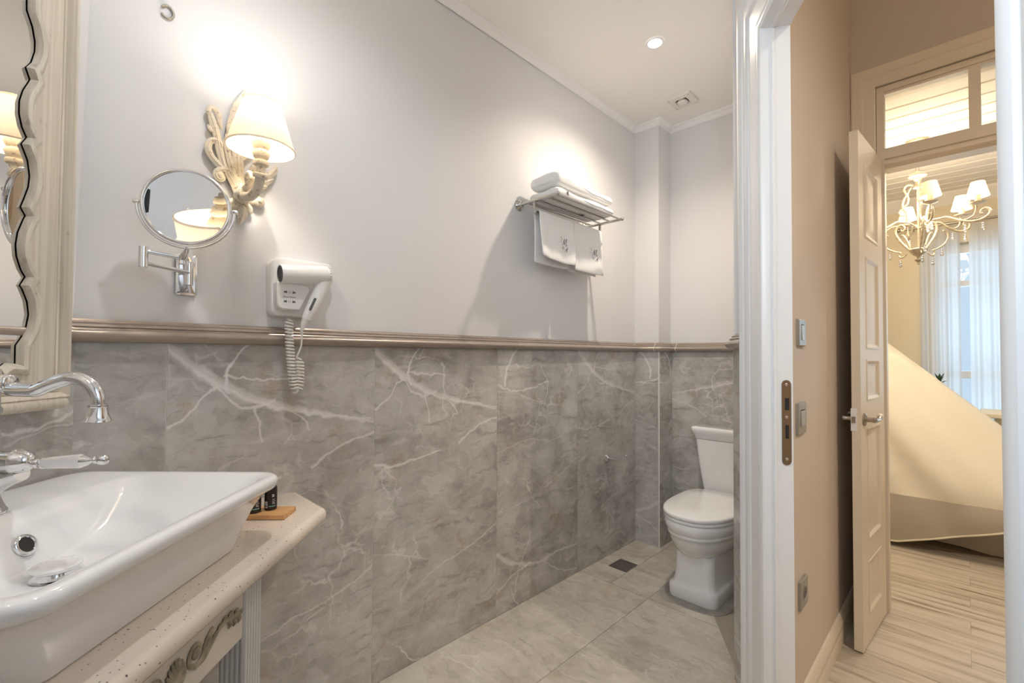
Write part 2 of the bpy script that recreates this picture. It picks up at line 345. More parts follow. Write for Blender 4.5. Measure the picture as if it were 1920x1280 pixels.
M['downlight'] = mat('lit_spot_lens', (1, 1, 1), 0.4, emit=(1.0, 0.90, 0.72), estr=60)

# ------------------------------------------------------------------ mesh helpers
class MB:
    def __init__(s): s.v = []; s.f = []; s.m = []; s.uv = {}
    def add(s, vs, fs, mi=0):
        o = len(s.v); s.v += [tuple(v) for v in vs]; s.f += [tuple(i + o for i in f) for f in fs]; s.m += [mi] * len(fs); return o
    def box(s, x0, x1, y0, y1, z0, z1, mi=0):
        vs = [(x, y, z) for z in (z0, z1) for y in (y0, y1) for x in (x0, x1)]
        s.add(vs, [(0, 2, 3, 1), (4, 5, 7, 6), (0, 1, 5, 4), (2, 6, 7, 3), (0, 4, 6, 2), (1, 3, 7, 5)], mi); return s
    def prism(s, poly, axis, a0, a1, mi=0):
        """poly in the two other axes (order x,y,z without axis), CCW or not"""
        n = len(poly)
        def P(p, a): return {'x': (a, p[0], p[1]), 'y': (p[0], a, p[1]), 'z': (p[0], p[1], a)}[axis]
        vs = [P(p, a0) for p in poly] + [P(p, a1) for p in poly]
        s.add(vs, [tuple(range(n))[::-1], tuple(range(n, 2 * n))] + [(i, (i + 1) % n, n + (i + 1) % n, n + i) for i in range(n)], mi); return s
    def loft(s, loops, cap0=True, cap1=True, mi=0, closed=True):
        n = len(loops[0]); vs = [p for l in loops for p in l]; fs = []
        for i in range(len(loops) - 1):
            for j in range(n if closed else n - 1):
                k = (j + 1) % n
                fs.append((i * n + j, i * n + k, (i + 1) * n + k, (i + 1) * n + j))
        if cap0: fs.append(tuple(range(n))[::-1])
        if cap1: fs.append(tuple(range((len(loops) - 1) * n, len(loops) * n)))
        s.add(vs, fs, mi); return s
    def lathe(s, prof, c=(0, 0, 0), axis=(0, 0, 1), seg=28, mi=0, cap=True):
        ax = Vector(axis).normalized(); q = Vector((0, 0, 1)).rotation_difference(ax).to_matrix(); c = Vector(c)
        loops = [[c + q @ Vector((r * math.cos(2 * PI * k / seg), r * math.sin(2 * PI * k / seg), z)) for k in range(seg)] for r, z in prof]
        return s.loft(loops, cap, cap, mi)
    def tube(s, pts, r, seg=10, mi=0, cap=True, flat=None, closed=False):
        """r: number or list; flat=(axis vector, factor) squashes the section along a direction"""
        pts = [Vector(p) for p in pts]; n = len(pts)
        rs = r if isinstance(r, (list, tuple)) else [r] * n
        if len(rs) != n: rs = [rs[0] + (rs[-1] - rs[0]) * i / (n - 1) if len(rs) == 2 else interp(rs, i / (n - 1)) for i in range(n)]
        loops = []; up = None
        for i, p in enumerate(pts):
            t = (pts[(i + 1) % n] - pts[i - 1]) if closed else (pts[min(i + 1, n - 1)] - pts[max(i - 1, 0)])
            t = t.normalized() if t.length > 1e-9 else Vector((0, 0, 1))
            if flat:
                a = Vector(flat[0]).normalized(); a = (a - t * a.dot(t)); a = a.normalized() if a.length > 1e-6 else t.orthogonal().normalized()
            else:
                if up is None: up = t.orthogonal().normalized()
                a = up - t * up.dot(t); a = a.normalized() if a.length > 1e-6 else t.orthogonal().normalized()
                up = a
            b = t.cross(a); k = flat[1] if flat else 1.0
            loops.append([p + rs[i] * (math.cos(2 * PI * j / seg) * a * k + math.sin(2 * PI * j / seg) * b) for j in range(seg)])
        if closed: loops.append(loops[0])
        return s.loft(loops, cap and not closed, cap and not closed, mi)
    def sphere(s, c, r, seg=16, rings=10, mi=0, sc_=(1, 1, 1)):
        loops = []
        for i in range(1, rings):
            a = PI * i / rings
            loops.append([(c[0] + sc_[0] * r * math.sin(a) * math.cos(2 * PI * j / seg), c[1] + sc_[1] * r * math.sin(a) * math.sin(2 * PI * j / seg), c[2] + sc_[2] * r * math.cos(a)) for j in range(seg)])
        return s.loft(loops, True, True, mi)
    def xform(s, Mx):
        s.v = [tuple(Mx @ Vector(v)) for v in s.v]; return s
    def build(s, name, mats, parent=None, smooth=35, bevel=0.0, sub=0, loc=None, seg=2):
        me = bpy.data.meshes.new(name); me.from_pydata(s.v, [], s.f)
        for m in (mats if isinstance(mats, (list, tuple)) else [mats]): me.materials.append(M[m] if isinstance(m, str) else m)
        me.polygons.foreach_set('material_index', s.m)
        bm = bmesh.new(); bm.from_mesh(me); bmesh.ops.recalc_face_normals(bm, faces=bm.faces); bm.to_mesh(me); bm.free()
        if smooth:
            me.polygons.foreach_set('use_smooth', [True] * len(me.polygons)); me.set_sharp_from_angle(angle=math.radians(smooth))
        if s.uv:
            ul = me.uv_layers.new(name='UVMap')
            for lp in me.loops: ul.data[lp.index].uv = s.uv.get(lp.vertex_index, (0, 0))
        me.update()
        o = bpy.data.objects.new(name, me); col.objects.link(o)
        if parent: o.parent = parent
        if loc: o.location = loc
        if bevel:
            b = o.modifiers.new('bevel', 'BEVEL'); b.width = bevel; b.segments = seg; b.limit_method = 'ANGLE'; b.angle_limit = math.radians(40); b.harden_normals = True
        if sub:
            q = o.modifiers.new('sub', 'SUBSURF'); q.levels = sub; q.render_levels = sub
        return o
def interp(a, t):
    x = t * (len(a) - 1); i = min(int(x), len(a) - 2); return a[i] + (a[i + 1] - a[i]) * (x - i)
def spline(pts, n=8):
    """Catmull-Rom through points"""
    P = [Vector(p) for p in pts]; out = []
    for i in range(len(P) - 1):
        p0, p1, p2, p3 = P[max(i - 1, 0)], P[i], P[i + 1], P[min(i + 2, len(P) - 1)]
        for k in range(n):
            t = k / n
            out.append(0.5 * ((2 * p1) + (p2 - p0) * t + (2 * p0 - 5 * p1 + 4 * p2 - p3) * t * t + (3 * p1 - p0 - 3 * p2 + p3) * t ** 3))
    out.append(P[-1]); return out
def rrect(x0, x1, y0, y1, r, z, n=6):
    """rounded rectangle loop at height z"""
    r = min(r, (x1 - x0) / 2 - 1e-4, (y1 - y0) / 2 - 1e-4); out = []
    for cx, cy, a0 in ((x1 - r, y1 - r, 0), (x0 + r, y1 - r, PI / 2), (x0 + r, y0 + r, PI), (x1 - r, y0 + r, 1.5 * PI)):
        for k in range(n + 1):
            a = a0 + PI / 2 * k / n; out.append((cx + r * math.cos(a), cy + r * math.sin(a), z))
    return out
def empty(name, label, cat, loc, rz=0.0, group=None):
    o = bpy.data.objects.new(name, None); col.objects.link(o); o.location = loc; o.rotation_euler = (0, 0, rz); o.empty_display_size = 0.05
    tag(o, label, cat, group); return o
def tag(o, label=None, cat=None, group=None, kind=None):
    if label: o['label'] = label
    if cat: o['category'] = cat
    if group: o['group'] = group
    if kind: o['kind'] = kind
    return o
def structure(o, label=None):
    o['kind'] = 'structure'
    if label: o['label'] = label
    return o
def copy_tree(o, parent=None):
    c = o.copy(); col.objects.link(c)
    if parent: c.parent = parent
    for ch in list(o.children): copy_tree(ch, c)
    return c
def sweep(mb, path, prof, closed=False, mi=0, left=True):
    """profile (out, z) swept along XY path; out points to the left of travel when left"""
    P = [Vector((p[0], p[1])) for p in path]; n = len(P); loops = []
    for i in range(n):
        ds = []
        if i > 0 or closed: ds.append((P[i] - P[i - 1]).normalized())
        if i < n - 1 or closed: ds.append((P[(i + 1) % n] - P[i]).normalized())
        ns = [Vector((-d.y, d.x)) * (1 if left else -1) for d in ds]
        nn = sum(ns, Vector((0, 0)))
        nn = nn / (nn.length_squared / len(ns)) if len(ns) == 2 else ns[0]
        if len(ns) == 2:
            h = (ns[0] + ns[1]).normalized(); nn = h / max(0.2, h.dot(ns[0]))
        loops.append([(P[i].x + nn.x * o, P[i].y + nn.y * o, z) for o, z in prof])
    if closed: loops.append(loops[0])
    return mb.loft(loops, not closed, not closed, mi)

# ------------------------------------------------------------------ the bathroom shell
XT, XP = -1.500, -1.511            # tile face and plaster face of the long wall (world X)
CEIL = 2.635
S2 = math.sqrt(0.5)
DN = Vector((0.839, 0.545))        # normal of the doorway wall, towards the hall
DN.normalize(); DD = Vector((DN.y, -DN.x))   # along the doorway wall, towards the camera
STUB = Vector((-0.611, 1.772))     # corner between the toilet recess and the doorway wall
def dw(s, n=0.0): return STUB + DD * s + DN * n
OPEN0, OPEN1, HEAD = 0.383, 1.195, 2.120
def wall_quad(mb, p0, p1, z0, z1, thick, mi=0):
    """slab from p0 to p1, its room face on the left of travel, thick to the right"""
    p0 = Vector(p0); p1 = Vector(p1); d = (p1 - p0).normalized(); n = Vector((d.y, -d.x)) * thick
    mb.prism([tuple(p0), tuple(p1), tuple(p1 + n), tuple(p0 + n)], 'z', z0, z1, mi)
def tiles(mb, p0, p1, joints, z1, thick=0.009, uflip=False, mi=1, gm=2, z0=0.0, kinds=(1, 2)):
    """upright tiles on a wall, each a slab with its own texture origin; p0->p1 has the room on its left"""
    p0 = Vector(p0); p1 = Vector(p1); L_ = (p1 - p0).length; d = (p1 - p0) / L_; n = Vector((-d.y, d.x)); g = 0.001
    js = sorted(joints)
    for i in range(len(js) - 1):
        a, b = max(0, js[i] + g), min(L_, js[i + 1] - g)
        if b - a < 0.004: continue
        q = [p0 + d * a, p0 + d * b, p0 + d * b + n * thick, p0 + d * a + n * thick]
        o = mb.add([(v.x, v.y, z) for z in (z0, z1) for v in q], [(3, 2, 1, 0), (4, 5, 6, 7), (0, 1, 5, 4), (1, 2, 6, 5), (2, 3, 7, 6), (3, 0, 4, 7)], mi)
        for k in range(8):
            t = (a, b, b, a)[k % 4] - js[i]
            mb.uv[o + k] = (((0.6 - t) if uflip else t) + 10 * kinds[i % len(kinds)], z0 if k < 4 else z1)
    q = [p0, p1, p1 + n * (thick - 0.0015), p0 + n * (thick - 0.0015)]
    mb.prism([tuple(v) for v in q], 'z', z0, z1 - 0.001, gm)
TZ = 1.196
# long left wall: room is on +X, so travel towards -Y keeps the room on the left
mb = MB(); wall_quad(mb, (XP, 2.75), (XP, -0.05), 0, CEIL + 0.1, 0.12)
tiles(mb, (XP + 0.002, 2.645), (XP + 0.002, 0.03), [2.645 - y for y in (2.645, 2.0231, 1.4228, 0.8215, 0.2216, -0.379)], TZ, uflip=True, kinds=(2, 1, 0, 0, 1))
structure(mb.build('wall_left', ['plaster', 'marble', 'grout'], smooth=0), 'white plaster wall with marble tiles up to the rail')
# pier in the far corner
mb = MB(); mb.box(XP - 0.02, -1.346, 2.645, 2.95, 0, CEIL + 0.1)
tiles(mb, (-1.346, 2.643), (XP, 2.643), [0, 0.166], TZ)
tiles(mb, (-1.344, 2.83), (-1.344, 2.634), [0, 0.196], TZ)
structure(mb.build('wall_pier', ['plaster', 'marble', 'grout'], smooth=0), 'shallow white pier in the corner beside the toilet')
# back wall behind the toilet (room on -Y): travel -X
mb = MB(); wall_quad(mb, (-0.55, 2.806), (-1.40, 2.806), 0, CEIL + 0.1, 0.12)
tiles(mb, (-0.60, 2.806), (-1.335, 2.806), [0.135 - 0.6, 0.135, 0.735], TZ)
structure(mb.build('wall_back', ['plaster', 'marble', 'grout'], smooth=0), 'white wall with marble tiles behind the toilet')
# right wall of the toilet recess (room on -X): travel +Y
mb = MB(); wall_quad(mb, (-0.602, 1.76), (-0.602, 2.85), 0, CEIL + 0.1, 0.12)
tiles(mb, (-0.602, 1.772), (-0.602, 2.80), [0, 0.6, 1.2], TZ)
structure(mb.build('wall_right', ['plaster', 'marble', 'grout'], smooth=0), 'marble tiled wall at the right of the toilet')
# doorway wall, room on the left when travelling from the rear to the stub
mb = MB()
WT = 0.056
def dslab(s0, s1, z0, z1, n0=0.010, n1=WT, mi=0):
    mb.prism([tuple(dw(s0, n0)), tuple(dw(s1, n0)), tuple(dw(s1, n1)), tuple(dw(s0, n1))], 'z', z0, z1, mi)
dslab(-0.002, OPEN0 - 0.008, 0, 3.2); dslab(OPEN1 + 0.008, 2.62, 0, 3.2); dslab(OPEN0 - 0.008, OPEN1 + 0.008, HEAD + 0.02, 3.2)
tiles(mb, tuple(dw(0.30, 0.010)), tuple(dw(0.0, 0.010)), [-0.3, 0.3], TZ)
tiles(mb, tuple(dw(2.56, 0.010)), tuple(dw(1.30, 0.010)), [0, 0.6, 1.2, 1.8], TZ)
structure(mb.build('wall_doorway', ['plaster', 'marble', 'grout'], smooth=0), 'wall that holds the white doorway to the hall')
# chamfered wall that carries the mirror, between B and B2
B = Vector((-1.500, 0.044)); B2 = Vector((-1.090, -0.366))
cn = Vector((S2, S2)); cdir = Vector((S2, -S2))
mb = MB(); pB = B - cn * 0.011
lean = cn * 0.020      # the old wall is a little out of plumb above the rail
q0, q1 = pB - cdir * 0.03, pB + cdir * 0.61
def wl(o0, o1, z): return [(*(q0 + o0), z), (*(q1 + o0), z), (*(q1 + o1), z), (*(q0 + o1), z)]
mb.loft([wl(cn * 0, cn * -0.12, 0), wl(cn * 0, cn * -0.12, 1.24), wl(lean, cn * -0.12, CEIL + 0.1)])
tiles(mb, tuple(pB + cn * 0.002 - cdir * 0.01), tuple(pB + cn * 0.002 + cdir * 0.59), [0, 0.6], TZ)
structure(mb.build('wall_mirror_side', ['plaster', 'marble', 'grout'], smooth=0), 'diagonal wall that carries the scalloped mirror')
# rear wall behind the camera, with a window added for cool fill (room on +Y): travel +X
mb = MB(); WX0, WX1, WZ0, WZ1 = 0.02, 0.56, 1.40, 2.25
for x0, x1, z0, z1 in ((-1.15, WX0, 0, CEIL + 0.1), (WX1, 1.0, 0, CEIL + 0.1), (WX0, WX1, 0, WZ0), (WX0, WX1, WZ1, CEIL + 0.1)):
    mb.box(x0, x1, -0.50, -0.378, z0, z1)
tiles(mb, (-1.09, -0.377), (0.72, -0.377), [0, 0.6, 1.2, 1.81], TZ)
structure(mb.build('wall_rear', ['plaster', 'marble', 'grout'], smooth=0), 'bathroom wall behind the viewpoint')
mb = MB(); mb.box(WX0, WX0 + 0.045, -0.47, -0.42, WZ0, WZ1); mb.box(WX1 - 0.045, WX1, -0.47, -0.42, WZ0, WZ1)
mb.box(WX0 + 0.045, WX1 - 0.045, -0.47, -0.42, WZ0, WZ0 + 0.045); mb.box(WX0 + 0.045, WX1 - 0.045, -0.47, -0.42, WZ1 - 0.045, WZ1)
w3 = structure(mb.build('window_added', 'trim', bevel=0.003), 'small white window added behind the viewpoint for cool fill light')  # added opening that lets the cool fill lamp in
mb = MB(); mb.box(WX0 + 0.04, WX1 - 0.04, -0.447, -0.443, WZ0 + 0.04, WZ1 - 0.04); mb.build('pane', 'glass', w3, smooth=0)
# ceilings
mb = MB(); mb.prism([(XP - 0.1, -0.5), (0.95, -0.5), tuple(dw(2.5, 0.012)), tuple(dw(0, 0.012)), (-0.59, 2.9), (XP - 0.1, 2.9)], 'z', CEIL, CEIL + 0.08)
structure(mb.build('ceiling', 'ceiling', smooth=0), 'plain cream ceiling of the bathroom')
# bathroom floor: grout bed plus separate slabs
mb = MB(); mb.prism([(XT - 0.05, -0.45), (0.70, -0.45), tuple(dw(0, 0.02)), (-0.58, 2.85), (XT - 0.05, 2.85)], 'z', -0.06, -0.0015, 1)
def clip_half(poly, n, c):
    out = []
    for i in range(len(poly)):
        p, q = Vector(poly[i]), Vector(poly[(i + 1) % len(poly)]); a_, b_ = n.dot(p) - c, n.dot(q) - c
        if a_ <= 0: out.append(tuple(p))
        if a_ * b_ < 0: out.append(tuple(p + (q - p) * (a_ / (a_ - b_))))
    return out
def slab(x0, x1, y0, y1):
    g = 0.0012; pg = [(x0 + g, y0 + g), (x1 - g, y0 + g), (x1 - g, y1 - g), (x0 + g, y1 - g)]
    pg = clip_half(pg, DN, STUB.dot(DN) + 0.018)
    if len(pg) < 3: return
    o = len(mb.v); mb.prism(pg, 'z', -0.02, 0.0, 0)
    for k in range(2 * len(pg)): mb.uv[o + k] = (mb.v[o + k][0] - x0, mb.v[o + k][1] - y0)
ys = [-0.45, 0.85, 2.05]
for i in range(2):
    slab(XT, -1.10, ys[i], ys[i + 1]); slab(-1.10, -0.5, ys[i], ys[i + 1]); slab(-0.5, 0.1, ys[i], ys[i + 1])
    slab(0.1, 0.7, ys[i], ys[i + 1])
slab(XT, -1.31, 2.05, 2.22); slab(-1.31, -1.10, 2.05, 2.28); slab(XT, -1.31, 2.22, 2.82); slab(-1.31, -1.10, 2.28, 2.82); slab(-1.10, -0.58, 2.05, 2.82)
structure(mb.build('floor', ['floormarble', 'floorgrout'], smooth=0), 'beige marble floor tiles of the bathroom')

# chair rail, one moulding all round (profile measured from the plaster face)
RP = [(0.0, 1.192), (0.012, 1.192), (0.016, 1.1905), (0.025, 1.193), (0.033, 1.200), (0.0365, 1.209), (0.034, 1.217), (0.027, 1.2215), (0.022, 1.222), (0.020, 1.226), (0.022, 1.2285), (0.020, 1.231), (0.015, 1.232), (0.013, 1.236), (0.014, 1.2385), (0.012, 1.241), (0.006, 1.2425), (0.004, 1.247), (0.0, 1.247)]
RP = [(o, z) for o, z in RP]
path = [tuple(pB + cdir * 0.575), tuple(pB + cdir * 0.0045), (XP, 2.645), (-1.346, 2.645), (-1.346, 2.806), (-0.602, 2.806), (-0.602, STUB.y + 0.006), tuple(dw(0.168, 0.010))]
mb = MB(); sweep(mb, path, RP, left=False)
gp = [(o * 1.0 + 0.0006, z) for o, z in RP]
for y in (0.299, 0.631, 0.963, 1.297, 1.632, 1.961, 2.299, 2.62):
    sweep(mb, [(XP, y), (XP, y + 0.0025)], gp, mi=1, left=False)
for x in (-1.345 + 0.01,): sweep(mb, [(x - 0.03, 2.645), (x - 0.0275, 2.645)], gp, mi=1, left=False)
for x in (-1.303, -0.80): sweep(mb, [(x, 2.806), (x + 0.0025, 2.806)], gp, mi=1, left=False)
structure(mb.build('trim_1', ['rail', 'railgrout'], smooth=50), 'taupe glazed chair rail above the marble tiles')
# thin white caulk line on top of the rail, and the ceiling cornice
CP = [(0, CEIL - 0.036), (0.005, CEIL - 0.036), (0.008, CEIL - 0.030), (0.014, CEIL - 0.022), (0.022, CEIL - 0.014), (0.026, CEIL - 0.012), (0.030, CEIL - 0.006), (0.031, CEIL), (0, CEIL)]
cpath = [tuple(pB + cdir * 0.58), tuple(pB + cdir * 0.0045), (XP, 2.645), (-1.346, 2.645), (-1.346, 2.806), (-0.602, 2.806), (-0.602, STUB.y + 0.006), tuple(dw(2.45, 0.010))]
mb = MB(); sweep(mb, cpath, CP, left=False)
structure(mb.build('trim_2', 'cornice', smooth=40), 'slim white cornice under the bathroom ceiling')
mb = MB()
mb.box(-1.371, -1.170, 1.155, 1.3155, CEIL - 0.0022, CEIL + 0.001)
structure(mb.build('ceiling_access_panel', 'ceiling', smooth=0), 'flush square access panel in the bathroom ceiling')

# ------------------------------------------------------------------ door frame between bathroom and hall
door = bpy.data.objects.new('door_1', None); col.objects.link(door); structure(door, 'white moulded frame of the open bathroom doorway'); door['category'] = 'door frame'
def dprism(mb, pts, z0, z1, mi=0): mb.prism([tuple(dw(s, n)) for s, n in pts], 'z', z0, z1, mi)
# casing profile across its width (w from the opening outwards, n = offset from tile face, negative = into the bathroom)
CW = 0.205
CPF = [(0.0, 0.012), (0.0, -0.010), (0.003, -0.017), (0.010, -0.0215), (0.020, -0.022), (0.027, -0.019), (0.031, -0.013), (0.036, -0.013), (0.040, -0.017), (0.050, -0.0185), (0.105, -0.0185), (0.111, -0.024), (0.120, -0.026), (0.128, -0.022), (0.133, -0.017), (0.175, -0.017), (0.181, -0.024), (0.192, -0.028), (0.201, -0.024), (CW, -0.014), (CW, 0.012)]
def casing_loop(side, z):
    return [(*dw(OPEN0 - w_ if side == 0 else OPEN1 + w_, n), z) for w_, n in CPF]
mb = MB()
# left leg, mitre, header, mitre, right leg as one swept moulding
loops = [casing_loop(0, 0.0), [(*dw(OPEN0 - w_, n), HEAD + w_) for w_, n in CPF], [(*dw(OPEN1 + w_, n), HEAD + w_) for w_, n in CPF], casing_loop(1, 0.0)]
mb.loft(loops); mb.build('casing', 'trim', door, smooth=30)
# jamb lining: board with a stop and a rebate on the hall side
JP = [(0.0, 0.0115), (-0.006, 0.0115), (-0.006, 0.018), (-0.0045, 0.0205), (0.0, 0.022), (0.0, 0.0245), (0.0, 0.0625), (0.02, 0.0625), (0.02, 0.0115)]
mb = MB()
loops = [[(*dw(OPEN0 - a, n), 0.0) for a, n in JP], [(*dw(OPEN0 - a, n), HEAD + a) for a, n in JP], [(*dw(OPEN1 + a, n), HEAD + a) for a, n in JP], [(*dw(OPEN1 + a, n), 0.0) for a, n in JP]]
mb.loft(loops); mb.build('jamb', 'trim', door, smooth=30)
# strike plate on the rebate of the far jamb
def on_jamb(n, z, lift): p = dw(OPEN0 + lift, n); return (p.x, p.y, z)
def plate_outline(n0, n1, z0, z1, k=8):
    r = (n1 - n0) / 2; c = (n0 + n1) / 2; o = []
    for i in range(k + 1): a = PI * i / k; o.append((c + r * math.cos(a), z1 - r + r * math.sin(a)))
    for i in range(k + 1): a = PI + PI * i / k; o.append((c + r * math.cos(a), z0 + r + r * math.sin(a)))
    return o
sp = None
mb = MB(); ol = plate_outline(0.0330, 0.0570, 0.859, 1.099)
mb.loft([[on_jamb(n, z, 0.0) for n, z in ol], [on_jamb(n, z, 0.0022) for n, z in ol]])
strike = mb.build('strike_plate', 'bronze', door, smooth=30); strike['label'] = 'bronze strike plate with two slots'
for i, (z0, z1, a, b_) in enumerate(((1.014, 1.048, 0.0405, 0.0515), (0.934, 0.972, 0.0415, 0.0505))):
    mb = MB(); mb.loft([[on_jamb(n, z, 0.0016) for n, z in ((a, z0), (b_, z0), (b_, z1), (a, z1))], [on_jamb(n, z, 0.0026) for n, z in ((a, z0), (b_, z0), (b_, z1), (a, z1))]]); mb.build('slot', 'dark', strike, smooth=0)
for z in (1.086, 0.994, 0.876):
    c_ = dw(OPEN0 + 0.0018, 0.0450); mb = MB(); mb.lathe([(0.0042, 0), (0.0042, 0.0008), (0.003, 0.0016), (0.0012, 0.0012)], (c_.x, c_.y, z), (DD.x, DD.y, 0), 14); mb.build('screw', 'chrome', strike)

# ------------------------------------------------------------------ hall and bedroom shell
HX = -0.385
mb = MB(); mb.prism([(HX, 1.502), (HX, 2.86), (-0.50, 2.86), (-0.50, 1.73)], 'z', 0, 3.25); structure(mb.build('wall_hall', 'hallpaint', smooth=0), 'tan hall wall with the light switches')
EY0, EY1 = 2.715, 2.87
OX0, OX1, OZ = -0.288, 0.68, 2.43
mb = MB(); mb.box(-0.50, OX0 - 0.004, EY0, EY1, 0, 3.25); mb.box(OX1 + 0.004, 1.5, EY0, EY1, 0, 3.25); mb.box(OX0 - 0.004, OX1 + 0.004, EY0, EY1, OZ + 0.004, 3.25)
structure(mb.build('wall_hall_end', 'endpaint', smooth=0), 'hall end wall above the bedroom door')
mb = MB(); mb.box(1.42, 1.52, -0.6, 2.86, 0, 3.25); mb.box(0.6, 1.5, -0.70, -0.55, 0, 3.25); structure(mb.build('wall_hall_right', 'hallpaint', smooth=0), 'right wall of the hall')
mb = MB(); mb.prism([tuple(dw(0.08, 0.012)), tuple(dw(2.62, 0.012)), (0.96, -0.6), (1.5, -0.6), (1.5, 2.9), (-0.55, 2.9)], 'z', 3.2, 3.28); structure(mb.build('ceiling_hall', 'ceiling', smooth=0), 'hall ceiling')
mb = MB(); mb.prism([tuple(dw(0.22, 0.021)), tuple(dw(2.6, 0.021)), (0.96, -0.62), (1.5, -0.62), (1.5, 2.80), (2.7, 2.80), (2.7, 5.4), (-2.2, 5.4), (-2.2, 2.935), (-0.5, 2.935)], 'z', -0.05, 0.0)
structure(mb.build('floor_boards', 'planks', smooth=0), 'pale oak boards of the hall and bedroom')
BP_ = [(0, 0), (0.016, 0), (0.016, 0.055), (0.014, 0.062), (0.016, 0.066), (0.015, 0.090), (0.010, 0.100), (0.009, 0.108), (0.004, 0.114), (0, 0.114)]
mb = MB(); sweep(mb, [(HX, 1.53), (HX, 2.70)], BP_, left=False); structure(mb.build('baseboard_hall', 'doorpaint', smooth=35), 'white moulded baseboard of the hall wall')
# bedroom door frame with transom
fr = bpy.data.objects.new('door_2', None); col.objects.link(fr); structure(fr, 'cream frame of the bedroom door with its transom light'); fr['category'] = 'door frame'
mb = MB()
def frame_sweep(mb, prof, x0, x1, zt):
    mb.loft([[(x0 - w_, EY0 + n, 0) for w_, n in prof], [(x0 - w_, EY0 + n, zt + w_) for w_, n in prof], [(x1 + w_, EY0 + n, zt + w_) for w_, n in prof], [(x1 + w_, EY0 + n, 0) for w_, n in prof]])
frame_sweep(mb, [(0, 0.0), (0, -0.010), (0.004, -0.013), (0.046, -0.013), (0.050, -0.019), (0.088, -0.021), (0.0935, -0.017), (0.0945, 0.0)], OX0 - 0.002, OX1 + 0.002, OZ + 0.002)
mb.build('casing', 'doorpaint', fr, smooth=30)
mb = MB(); frame_sweep(mb, [(0, 0.006), (-0.028, 0.006), (-0.028, 0.060), (-0.012, 0.060), (-0.012, 0.150), (0.0, 0.150)], OX0 - 0.001, OX1 + 0.001, OZ + 0.001)
mb.build('lining', 'doorpaint', fr, smooth=30)
# transom bar with steps
mb = MB(); mb.prism([(EY0 + 0.008, 2.122), (EY0 + 0.008, 2.088), (EY0 + 0.016, 2.084), (EY0 + 0.016, 2.076), (EY0 + 0.002, 2.073), (EY0 + 0.002, 2.060), (EY0 + 0.020, 2.056), (EY0 + 0.030, 2.046), (EY0 + 0.11, 2.046), (EY0 + 0.11, 2.122)], 'x', OX0 + 0.026, OX1 - 0.026)
mb.build('transom_bar', 'doorpaint', fr, smooth=25)
tw = bpy.data.objects.new('window_1', None); col.objects.link(tw); structure(tw, 'three-pane transom window above the bedroom door'); tw['category'] = 'window'
TX = [-0.262, 0.019, 0.056, 0.337, 0.374, 0.654]; TZ0, TZ1 = 2.137, 2.390
mb = MB(); mb.box(OX0 + 0.0262, TX[0], EY0 + 0.010, EY0 + 0.05, 2.1222, 2.4022); mb.box(TX[5], OX1 - 0.0262, EY0 + 0.010, EY0 + 0.05, 2.1222, 2.4022)
mb.box(TX[0], TX[5], EY0 + 0.010, EY0 + 0.05, 2.1222, TZ0); mb.box(TX[0], TX[5], EY0 + 0.010, EY0 + 0.05, TZ1, 2.4022)
mb.box(TX[1], TX[2], EY0 + 0.010, EY0 + 0.05, TZ0, TZ1); mb.box(TX[3], TX[4], EY0 + 0.010, EY0 + 0.05, TZ0, TZ1)
mb.build('window_frame', 'doorpaint', tw, bevel=0.003)
for i in range(3):
    mb = MB(); mb.box(TX[2 * i] - 0.001, TX[2 * i + 1] + 0.001, EY0 + 0.028, EY0 + 0.032, TZ0 - 0.001, TZ1 + 0.001); mb.build('pane', 'glass', tw, smooth=0)
# bedroom walls
BC = 2.52; BY = 5.20
mb = MB(); mb.box(-2.2, -2.1, 2.86, 5.3, 0, BC + 0.1); mb.box(2.6, 2.7, 2.86, 5.3, 0, BC + 0.1); mb.box(-2.2, -0.5, 2.935, 3.0, 0, BC + 0.1); mb.box(1.5, 2.7, 2.80, 2.87, 0, BC + 0.1)
structure(mb.build('wall_bedroom_side', 'cream', smooth=0), 'side walls of the bedroom')
W2 = (-0.22, 1.00, 0.52, 2.10)
mb = MB()
for x0, x1, z0, z1 in ((-2.2, W2[0], 0, BC + 0.1), (W2[1], 2.7, 0, BC + 0.1), (W2[0], W2[1], 0, W2[2]), (W2[0], W2[1], W2[3], BC + 0.1)): mb.box(x0, x1, BY, BY + 0.2, z0, z1)
structure(mb.build('wall_bedroom_far', 'cream', smooth=0), 'cream far wall of the bedroom')
win = bpy.data.objects.new('window_2', None); col.objects.link(win); structure(win, 'tall white bedroom window behind the sheer curtains'); win['category'] = 'window'
mb = MB()
for x0, x1 in ((W2[0], W2[0] + 0.07), (0.315, 0.435), (W2[1] - 0.07, W2[1])): mb.box(x0, x1, BY + 0.10, BY + 0.15, W2[2], W2[3])
for z0, z1 in ((W2[2], W2[2] + 0.12), (0.995, 1.055), (1.755, 1.80), (W2[3] - 0.07, W2[3])):
    for x0, x1 in ((W2[0] + 0.07, 0.315), (0.435, W2[1] - 0.07)): mb.box(x0, x1, BY + 0.10, BY + 0.15, z0, z1)
mb.build('window_frame', 'trim', win, bevel=0.004)
mb = MB(); mb.box(W2[0] + 0.06, W2[1] - 0.06, BY + 0.122, BY + 0.127, W2[2] + 0.1, W2[3] - 0.05); mb.build('pane', 'glass', win, smooth=0)
